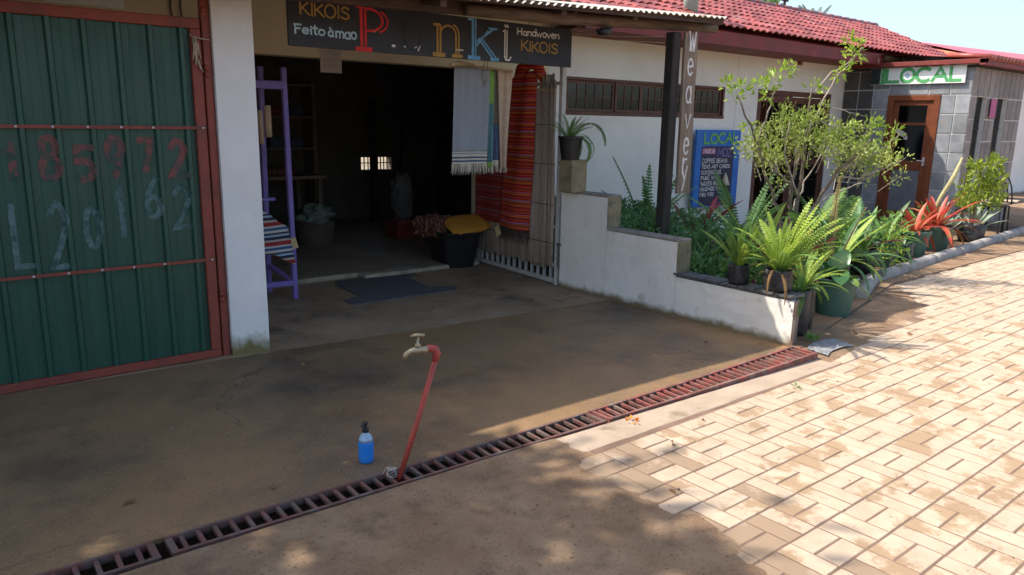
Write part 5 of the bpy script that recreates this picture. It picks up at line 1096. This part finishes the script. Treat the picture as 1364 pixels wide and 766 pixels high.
# row of pots behind the kerb
def strapset(mt, L, wd, bends, n=8, fold=.3): return [leafstrap(L, wd, b, n, fold, mt) for b in bends]
RB = strapset(m_red, .45, .030, (.35, .7, 1.1)); MG = strapset(m_magenta, .45, .026, (.4, .8, 1.2)); GB = strapset(m_leafD, .5, .028, (.4, .8, 1.2)); GL = strapset(m_leafG, .45, .024, (.4, .8, 1.3)); AG = strapset(m_greyleaf, .35, .022, (.05, .2, .4)); YS = strapset(m_leafY, .5, .026, (.3, .7, 1.1)); BR = strapset(m_leafB, .34, .042, (.5, .9, 1.2))
OT = strapset(M('orange_brown_strap', (.40, .17, .05), (.28, .10, .04), 8, .5, trans=.3), .5, .024, (.7, 1.2, 1.6))
def pp(x, y, rb, rt_, h, mt, lab, sets, kind='rigid', z=.012, name='potted_plant', dz=0):
    t = thing(name, lab, 'potted plant', (x, y, z))
    if kind == 'bag': bagpot(t, (x, y, z), rt_, h, wob=.06)
    elif kind == 'rigid': rigidpot(t, (x, y, z), rb, rt_, h, mt)
    for k, (ms, n, tl, sc_, az) in enumerate(sets): rosette(t, ms, n, (x, y, z+h*.9+dz), tl, sc_, 'frond' if ms in FR.values() else 'leaf', az=az, seed=int(x*37)+k)
    return t
pp(6.05, 3.62, .10, .15, .26, m_brownpot, 'brown pot of dark red strap leaves behind the large green pot', [(MG, 14, (0, 50), (.9, 1.4), None), (GB, 10, (0, 50), (.8, 1.2), None)])
pp(7.25, 3.75, .11, .14, .26, m_black, 'dark pot of long green strap leaves beside the kerb start', [(GB, 18, (0, 55), (1.0, 1.6), None), (YS, 8, (0, 35), (.9, 1.3), None)], 'bag')
pp(8.25, 3.98, .12, .15, .28, m_black, 'black bag with trailing magenta leaves at the kerb', [(MG, 12, (20, 80), (.7, 1.1), None), (GL, 18, (0, 50), (.9, 1.4), None)], 'bag')
pp(8.95, 4.05, .13, .18, .30, m_gpot, 'green pot of mixed leafy plants in the middle of the kerb row', [(BR, 14, (0, 60), (.5, .8), None), (GL, 16, (0, 55), (.8, 1.1), None)])
pp(9.35, 4.02, .10, .12, .24, m_black, 'short black bag between two green pots by the kerb', [(BR, 10, (0, 60), (.4, .6), None)], 'bag')
pp(10.0, 4.18, .14, .20, .33, m_gpot, 'light green pot of crimson bromeliad beside the kerb', [(RB, 20, (-5, 70), (.7, 1.05), None), (BR, 8, (20, 70), (.4, .6), None)])
pp(10.75, 4.22, .15, .20, .33, m_gpot, 'green pot of orange red bromeliad with drooping tips', [(RB, 30, (-8, 65), (.9, 1.4), None), (OT, 9, (30, 70), (.9, 1.4), None)])
# tall dry flower spike and croton
t = thing('flower_spike', 'tall pale flower spike rising behind the orange bromeliad', 'plant', (10.95, 4.35, .3))
mb = MB(); mb.tube([(10.85, 4.38, .30), (10.95, 4.30, .70), (11.05, 4.2, 1.0), (11.12, 4.16, 1.24)], [.018, .026, .030, .014], 8); build(mb, 'stem', M('pale_spike', (.46, .42, .22), (.36, .33, .15), 30, .8, .8, 60), t, smooth=True)
mb = MB()
for k in range(150):
    f = k/150; c = Vector((10.87, 4.36, .42)).lerp(Vector((11.12, 4.16, 1.24)), f); a = k*2.4; d = Vector((math.cos(a), math.sin(a), .5)).normalized()*.045*(1-.5*f); s_ = d.cross(VZ).normalized()*.009
    mb.add([c+s_, c-s_, c+d], [(0, 1, 2)])
build(mb, 'bracts', M('spike_bract', (.50, .42, .22), None, rough=.8, trans=.3), t)
def leafcluster(mb, c, r, n, ls, seed=0, flat=1.0, up_=.3, wr=.42):
    rn = random.Random(seed)
    for k in range(n):
        d = Vector((rn.gauss(0, 1), rn.gauss(0, 1), rn.gauss(0, 1)*flat)); d.normalize(); p = Vector(c)+Vector((d.x, d.y, d.z*flat))*r*rn.random()**.5
        g = (d+Vector((rn.uniform(-.5, .5), rn.uniform(-.5, .5), up_+rn.uniform(-.5, .5)))).normalized(); l = ls*rn.uniform(.6, 1.25); s_ = g.cross(Vector((rn.uniform(-1, 1), rn.uniform(-1, 1), rn.uniform(-1, 1)))).normalized()*l*wr*.5; nn_ = g.cross(s_).normalized()*l*.06
        mb.add([p, p+g*l*.45+s_+nn_, p+g*l, p+g*l*.45-s_+nn_], [(0, 1, 2), (0, 2, 3)])
t = thing('croton', 'bushy yellow green croton in a small black bag', 'potted plant', (12.05, 4.25, .012))
bagpot(t, (12.05, 4.25, .012), .17, .25)
mb = MB()
for dx, dy, h in ((0, 0, .85), (.1, .05, .7), (-.12, .04, .65)): mb.tube([(12.05+dx*.2, 4.25, .2), (12.05+dx, 4.25+dy, h)], [.016, .008], 6)
build(mb, 'stem', m_bark, t)
mb = MB(); 
for k in range(42):
    f = rnd.random(); a = rnd.uniform(0, 6.28); rr_ = .29*math.sqrt(rnd.random())*(1.1-f*.45)
    leafcluster(mb, (12.12+rr_*math.cos(a), 4.25+rr_*math.sin(a), .52+.66*f), .10, 26, .085, seed=k, up_=.6)
build(mb, 'foliage', m_leafC, t)
t = thing('agave', 'pale grey green agave at the foot of the croton', 'plant', (11.9, 4.42, .012)); rosette(t, AG, 26, (11.75, 4.5, .1), (0, 50), (.9, 1.5), 'leaf', seed=8)
t = thing('agave', 'upright variegated succulent between the croton and the low table', 'plant', (12.6, 4.5, .012)); rosette(t, AG, 20, (12.65, 4.45, .08), (-5, 35), (1.1, 1.6), 'leaf', seed=18)
# small palms and feathery plants behind the row
PF = [frondmesh(.8, b, m_leafG, 30, .16, 'frond', .2, 80) for b in (.5, .9, 1.2)]; PD = [frondmesh(.8, b, m_leafD, 30, .15, 'frond', .2, 80) for b in (.5, .9, 1.2)]
for (x, y, z, n, sc_, ms, lab) in ((7.7, 4.15, .25, 13, (.7, 1.0), PF, 'feathery green palm behind the kerb row under the shrub'), (9.5, 4.7, .2, 12, (.55, .8), PD, 'low dark palm in front of the brown cafe door'), (9.0, 4.9, .3, 10, (.8, 1.05), PF, 'taller palm between the shrub and the cafe door')):
    t = thing('small_palm', lab, 'palm', (x, y, .012)); mb = MB(); mb.tube([(x, y, .0), (x, y, z+.03)], [.05, .04], 8); build(mb, 'trunk', m_bark, t); rosette(t, ms, n, (x, y, z), (-5, 55), sc_, seed=int(x*11))
for (x, y, s_, ms, n, lab, seed, zz) in ((6.55, 3.75, (1.0, 1.6), YS, 16, 'sunlit yellow green strap plant right of the large fern', 31, .1), (7.0, 4.1, (1.0, 1.6), MG, 12, 'upright dark red cordyline under the shrub', 32, .15), (6.6, 4.4, (1.1, 1.6), GB, 16, 'dark green strap plant under the shrub', 33, .1),
                                   (8.6, 4.5, (1.1, 1.5), YS, 14, 'bright strap leaved plant behind the middle green pot', 34, .2), (9.3, 4.45, (.9, 1.4), GB, 16, 'dark strap plant left of the crimson bromeliad', 35, .1), (10.4, 4.7, (.8, 1.3), GB, 16, 'green strap plant behind the red bromeliads', 36, .1), (11.3, 4.6, (.8, 1.2), GL, 14, 'thin leaved plant beside the pale flower spike', 37, .1), (7.9, 4.6, (1.0, 1.5), GL, 20, 'dense green strap plant behind the feathery palm', 38, .1)):
    t = thing('strap_plant', lab, 'plant', (x, y, .012)); rosette(t, ms, n, (x, y, zz), (-5, 50), s_, 'leaf', seed=seed)
for (x, y, z, n, rr_, mt, lab) in ((8.05, 4.3, .35, 16, .22, m_leafG, 'small leafed green bush behind the magenta trailing plant'), (9.65, 4.35, .35, 16, .2, m_leafG, 'small bush between the middle green pot and crimson bromeliad'), (8.7, 3.85, .30, 8, .12, m_leafY, 'low bright leafy sprig beside the middle green pot'), (7.45, 4.0, .40, 18, .24, m_leafG, 'bushy green plant under the right side of the shrub'), (6.55, 3.55, .22, 10, .14, m_leafD, 'dark leafy clump just behind the large green pot'), (11.2, 4.5, .35, 14, .2, m_leafG, 'green bush left of the yellow green croton')):
    t = thing('leafy_bush', lab, 'bush', (x, y, .012)); mb = MB()
    for k in range(n): a = k*2.4; q = rr_*math.sqrt((k+.5)/n); leafcluster(mb, (x+q*math.cos(a), y+q*math.sin(a), z+.16*math.sin(k*1.7)), .09, 24, .055, seed=int(x*50)+k, up_=.5, wr=.55)
    build(mb, 'foliage', mt, t); mb = MB(); mb.tube([(x, y, 0), (x+.02, y, z)], [.012, .006], 5); build(mb, 'stem', m_bark, t)
t = thing('dry_fern_stalk', 'upright dry brown fern stalk left of the palm', 'plant', (6.9, 3.6, .012))
DF = frondmesh(.8, .12, M('dry_fern', (.42, .33, .12), (.3, .22, .1), 15, .8, trans=.35), 40, .035, 'frond', .1, 86)
for a, q, l_ in ((.4, 1.35, 2), (2.2, 1.1, 6), (-1.5, 1.05, 10)): inst('frond', DF, t, (6.9, 3.62, .1), (0, R(l_), a), (q, q, q))
# planter bed: soil and shaded greens
mb = MB()
mb.grid(lambda u, v: (5.19+1.9*u, 3.1+3.9*v, .002+(.19+.05*noise.noise(Vector((u*5, v*9, 0)))+.12*v)*min(1, max(0, (3.9*v-.35*1.9*u)/.5))*min(1, (1-u)/.3)), 30, 40); bed = struct(mb, 'planter_soil', m_soil)
beds = [(5.45, 3.75, BR, 10, (.5, .8), 'broad dark leaves low in the planter beside the slate coping'), (5.5, 4.15, GL, 22, (.5, .8), 'pale green strap plant in the planter by the step'), (5.95, 4.3, FR['D'], 16, (.8, 1.1), 'shaded fern in the planter right of the black post'), (5.55, 4.85, FR['G'], 14, (.6, .9), 'low fern in the planter left of the black post'),
        (5.9, 3.8, FR['G'], 18, (.6, .9), 'bushy green fern behind the smaller black bag'), (6.3, 4.9, MG, 11, (.9, 1.2), 'dark red cordyline under the Weavery board'), (6.9, 5.2, MG, 10, (1.0, 1.3), 'red leaved plant below the blue board'), (6.5, 5.6, FR['D'], 16, (1.2, 1.7), 'tall shaded fern in front of the blue board'),
        (5.75, 4.6, GB, 16, (.7, 1.1), 'dark strap leaves at the foot of the black post'), (7.3, 4.9, FR['D'], 14, (1.1, 1.5), 'dark fern behind the leafy shrub'), (6.2, 3.95, YS, 12, (.9, 1.3), 'yellow green strap plant behind the wall ferns')]
for k, (x, y, ms, n, s_, lab) in enumerate(beds):
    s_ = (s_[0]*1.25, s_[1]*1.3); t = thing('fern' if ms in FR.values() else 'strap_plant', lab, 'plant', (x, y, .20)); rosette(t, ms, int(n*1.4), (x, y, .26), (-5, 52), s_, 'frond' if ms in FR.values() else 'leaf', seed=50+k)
mb = MB()
for k in range(230):
    x, y = 5.26+rnd.random()**1.3*1.3, 3.45+rnd.random()*3.2; leafcluster(mb, (x, y, .30+.08*rnd.random()+.30*max(0, min(1, (y-3.9)/.8))), .11, 34, .050, seed=k, up_=.5, wr=.6)
build(mb, 'ground_cover', m_leafD, None, kind='stuff', label='low leafy ground cover filling the shaded planter', category='ground cover')
mb = MB()
for k in range(22):
    x, y = 5.27+rnd.random()*.35, 3.5+rnd.random()*.9; leafcluster(mb, (x, y, .36+.05*rnd.random()), .08, 26, .045, seed=k+500, up_=.6, wr=.6)
build(mb, 'bright_ground_cover', m_leafG, None, kind='stuff', label='brighter small leaved cover along the slate coping', category='ground cover')
# ================================================================== THE SHRUB
SR = Vector((math.cos(yaw), -math.sin(yaw), 0)); SF = Vector((math.sin(yaw), math.cos(yaw), 0))
sb_ = Vector((7.55, 4.45, .15))
t = thing('leafy_shrub', 'large open shrub with pale branches in the planter', 'shrub', sb_)
def sp(r_, z, f=0):
    r_ = r_*(.88 if r_ > 0 else 1)
    return Vector((7.55, 4.45, 0))+SR*r_+SF*f+Vector((0, 0, z))
limbs = [
 ([(0, .15), (-.02, .7), (-.05, 1.0), (.0, 1.25)], .030, .016, 0), ([(-.02, .15), (-.12, .6), (-.30, 1.0), (-.50, 1.50), (-.72, 1.92)], .024, .008, -.05), ([(.02, .2), (.06, .8), (.10, 1.3), (.10, 1.62), (.12, 2.0)], .022, .008, .05),
 ([(.10, 1.5), (.22, 1.82), (.38, 2.12), (.58, 2.30)], .012, .005, .05), ([(.12, 1.95), (.30, 2.16), (.52, 2.28), (.66, 2.42)], .010, .004, 0), ([(.05, .3), (.25, .8), (.45, 1.15), (.78, 1.48)], .026, .010, -.1),
 ([(-.45, 1.40), (-.36, 1.75), (-.30, 2.05), (-.12, 2.18)], .011, .004, 0), ([(.45, 1.15), (.75, 1.25), (1.0, 1.42), (1.12, 1.55)], .012, .004, -.1), ([(.40, 1.1), (.70, 1.08), (.95, 1.2), (1.10, 1.28)], .010, .004, -.2),
 ([(.12, 1.7), (.40, 1.62), (.66, 1.60), (.85, 1.62)], .010, .004, .1), ([(.14, 1.72), (.35, 1.45), (.52, 1.32)], .009, .004, .1), ([(.10, 1.42), (.34, 1.30), (.50, 1.35)], .008, .004, -.1), ([(.2, 1.85), (.5, 1.78), (.78, 1.72)], .007, .003, 0), ([(-.05, 1.0), (-.3, 1.25), (-.5, 1.4)], .014, .006, .1), ([(0, .9), (-.2, 1.3), (-.2, 1.65)], .013, .005, -.15), ([(.0, .6), (.2, 1.0), (.45, 1.4)], .014, .006, .2), ([(.05, .6), (.3, .9), (.62, 1.05)], .012, .005, -.25)]
for pts, r0, r1, f in limbs:
    m1 = MB(); q = [sp(a*1.0, z_, f*(i+1)/len(pts)*1.5) for i, (a, z_) in enumerate(pts)]
    fine = []
    for i in range(len(q)-1):
        for j in range(4): tt = j/4; fine.append(q[i].lerp(q[i+1], tt)+Vector((noise.noise(q[i]*3+Vector((tt*4, i, 0))), noise.noise(q[i]*5+Vector((0, tt*4, i))), noise.noise(q[i]*4+Vector((i, 0, tt*5)))))*.03*(1 if j or i else 0))
    fine.append(q[-1]); m1.tube(fine, [r0+(r1-r0)*i/(len(fine)-1) for i in range(len(fine))], 6); build(m1, 'branch', m_palebark if r0 < .02 else m_bark, t, smooth=True)
mb = MB(); tw_ = MB(); rs = random.Random(12)
for k in range(185):
    r_ = rs.uniform(-.58, .98); zc = 1.40+.16*math.sin((r_+.5)*2.2)-(.10 if r_ > .6 else 0); z_ = zc+rs.gauss(0, .12); f = rs.gauss(0, .26)
    if rs.random() < .18: z_ -= .15
    c = sp(r_, max(1.0, z_), f); leafcluster(mb, c, .080, 24, .042, seed=k+900, up_=.5, wr=.5); tw_.tube([sp(r_*.85, z_-.18, f*.7), sp(r_*.93, z_-.07, f*.9), c], [.0045, .003, .002], 4) if k % 2 == 0 else None
build(mb, 'foliage', m_leafS, t); build(tw_, 'twigs', m_palebark, t, kind='stuff')
mb = MB()
tips = [(-.72, 1.93, .07), (-.66, 2.0, .05), (-.82, 2.02, .06), (-.36, 2.08, .09), (-.26, 2.16, .08), (-.46, 2.02, .08), (-.16, 2.20, .06), (-.4, 1.92, .07), (.10, 2.0, .075), (.56, 2.38, .09), (.50, 2.30, .06), (.48, 2.46, .08), (.38, 2.16, .05), (.85, 1.66, .07), (.90, 1.62, .07), (1.05, 1.5, .09), (1.15, 1.58, .06), (1.0, 1.38, .09), (.82, 1.42, .08), (.62, 1.60, .05), (.95, 1.22, .07), (-.1, 1.66, .09), (-.14, 1.72, .08), (.12, 1.62, .08), (.3, 1.5, .08), (1.14, 1.27, .06), (-.55, 1.62, .06)]
for k, (r_, z_, q) in enumerate(tips): leafcluster(mb, sp(r_, z_, rs.uniform(-.05, .05)), q*1.15, 26, .075, seed=k+70, up_=.4, wr=.40)
build(mb, 'tip_leaves', m_leafT, t)
# ================================================================== TREES
def tree(name, lab, base, H, cr, ccen, nclus, nleaf, ls, mt, seed, trunk_r=.16, cluster=.5, flat=.7):
    t = thing(name, lab, 'tree', base); rn = random.Random(seed); b = Vector(base); cc = Vector(ccen)
    mb = MB(); mb.tube([b, b.lerp(cc, .35)+Vector((.1, .05, 0)), b.lerp(cc, .8)], [trunk_r, trunk_r*.75, trunk_r*.5], 9); build(mb, 'trunk', m_bark, t, smooth=True)
    cs = []
    while len(cs) < nclus:
        d = Vector((rn.uniform(-1, 1), rn.uniform(-1, 1), rn.uniform(-1, 1)))
        if .25 < d.length < 1: cs.append(cc+Vector((d.x*cr, d.y*cr, d.z*cr*flat)))
    mb = MB()
    for c in cs[::3]: mb.tube([b.lerp(cc, .65+.1*rn.random()), b.lerp(cc, .8).lerp(c, .5)+Vector((0, 0, .1)), c], [trunk_r*.35, trunk_r*.2, .012], 5)
    build(mb, 'limbs', m_bark, t, smooth=True)
    mb = MB()
    for k, c in enumerate(cs): leafcluster(mb, c, cluster*rn.uniform(.6, 1.2), nleaf, ls, seed=seed*100+k, up_=.1, wr=.5)
    build(mb, 'crown', mt, t); return t
# the tree that shades the left of the forecourt and street stands in the yard left of the shop
tree('shade_tree', 'broad leafy tree in the yard shading the street at left', (-5.9, 7.6, 0), 8, 4.3, (-5.15, 5.6, 5.8), 470, 64, .26, m_leafD, 5, .22, .66, .42)
tree('leafy_tree', 'green tree top showing behind the tiled roof', (19.9, 14.0, 0), 5, 1.2, (19.9, 14.0, 4.75), 22, 60, .14, m_leafG, 6, .12, .35)
t = thing('palm_tree', 'distant palm tree rising behind the tiled roof', 'palm', (27.3, 16, 0))
mb = MB(); mb.tube([(27.3, 16, 0), (27.4, 16, 2.5), (27.3, 16, 5.1)], [.16, .13, .11], 9); build(mb, 'trunk', m_bark, t, smooth=True)
PT = [frondmesh(1.2, b, M('palm_frond', (.10, .15, .06), (.07, .11, .05), 3, .5, trans=.3), 22, .22, 'frond', .3, 80) for b in (.4, .8, 1.2)]
rosette(t, PT, 16, (27.3, 16, 5.05), (-10, 60), (.8, 1.05), seed=41)
mb = MB(); mb.tube([(25.3, 16, 0), (25.3, 16, 6.3)], .05, 6); mb.box(25.1, 25.5, 15.97, 16.03, 5.95, 6.02); build(mb, 'utility_pole', m_darkwood, None, label='thin dark pole standing behind the ridge of the tiled roof', category='pole')
# ================================================================== LITTER
lf = leafstrap(.07, .016, .7, 4, .4, M('dry_leaf', (.30, .18, .08), (.2, .12, .06), 20, .8, trans=.2), 'dry_leaf')
for x, y, lab in [(1.12, 3.02, 'dry twig on the driveway left of the blue soap bottle'), (.62, 3.25, 'dry leaf on the dark driveway at the far left'), (.50, 2.0, 'dry leaf on the sand near the bottom left corner'), (2.5, 1.9, 'dry leaf in the dappled shade at the edge of the pavers'), (1.8, 1.5, 'dry leaf on the shaded sand in the foreground'), (2.9, 2.25, 'dry leaf at the sandy corner of the pavers'), (5.75, 2.75, 'dry leaf on the sand near the large green pot'),
                  (6.1, 2.5, 'dry leaf on the sunlit pavers below the green pot'), (4.6, 3.3, 'dry leaf on the driveway near the white wall end'), (3.8, 4.3, 'dry leaf in the middle of the stained driveway'), (1.95, 4.6, 'dry leaf by the foot of the white pillar'), (3.3, 2.35, 'dry leaf on the sunny edging below the grate')]:
    inst('dry_leaf', lf, None, (x, y, .012), (R(80), rnd.uniform(0, 1), rnd.uniform(0, 6)), (rnd.uniform(.5, 1),)*3, label=lab, category='leaf', group='dry leaves scattered on the ground')
mb = MB(); leafcluster(mb, (2.98, 2.60, .012), .03, 12, .03, seed=3, flat=.3); build(mb, 'orange_petals', M('orange_petal', (.75, .25, .03), None, trans=.2), None, label='bit of orange petals beside the joint of the drain grates', category='petals')
mb = MB(); leafcluster(mb, (4.22, 2.35, .012), .02, 8, .035, seed=4, flat=.3); build(mb, 'green_sprig', m_leafG, None, label='tiny green sprig lying on the pale edging', category='leaf')
mb = MB(); rg = random.Random(77)
for k in range(1500):
    x = rg.uniform(-.5, 8); y = rg.uniform(.2, 6.5)
    if abs(y-2.78) < .16: continue
    if y < 2.7 and x > 5: continue
    if y > 2.9 and x > 4.95: continue
    q = rg.uniform(.0015, .0045)*(1.6 if rg.random() < .05 else 1); z = .001 if y > 2.9 else max(sandh(x, y), .001)+.001
    a = rg.uniform(0, 6.28); c_, s2 = math.cos(a)*q, math.sin(a)*q; e = rg.uniform(.6, 1.8)
    mb.add([(x+c_*e, y+s2*e, z), (x-s2, y+c_, z), (x-c_*e, y-s2*e, z), (x+s2, y-c_, z), (x, y, z+q*.9)], [(0, 1, 4), (1, 2, 4), (2, 3, 4), (3, 0, 4)])
build(mb, 'grit', M('grit', (.30, .24, .18), (.10, .08, .06), 30, .95, lo=.45, hi=.55), None, kind='stuff', label='fine grit and crumbs scattered over the forecourt and street', category='grit')
for m_ in list(bpy.data.meshes):
    if m_.users == 0: bpy.data.meshes.remove(m_)
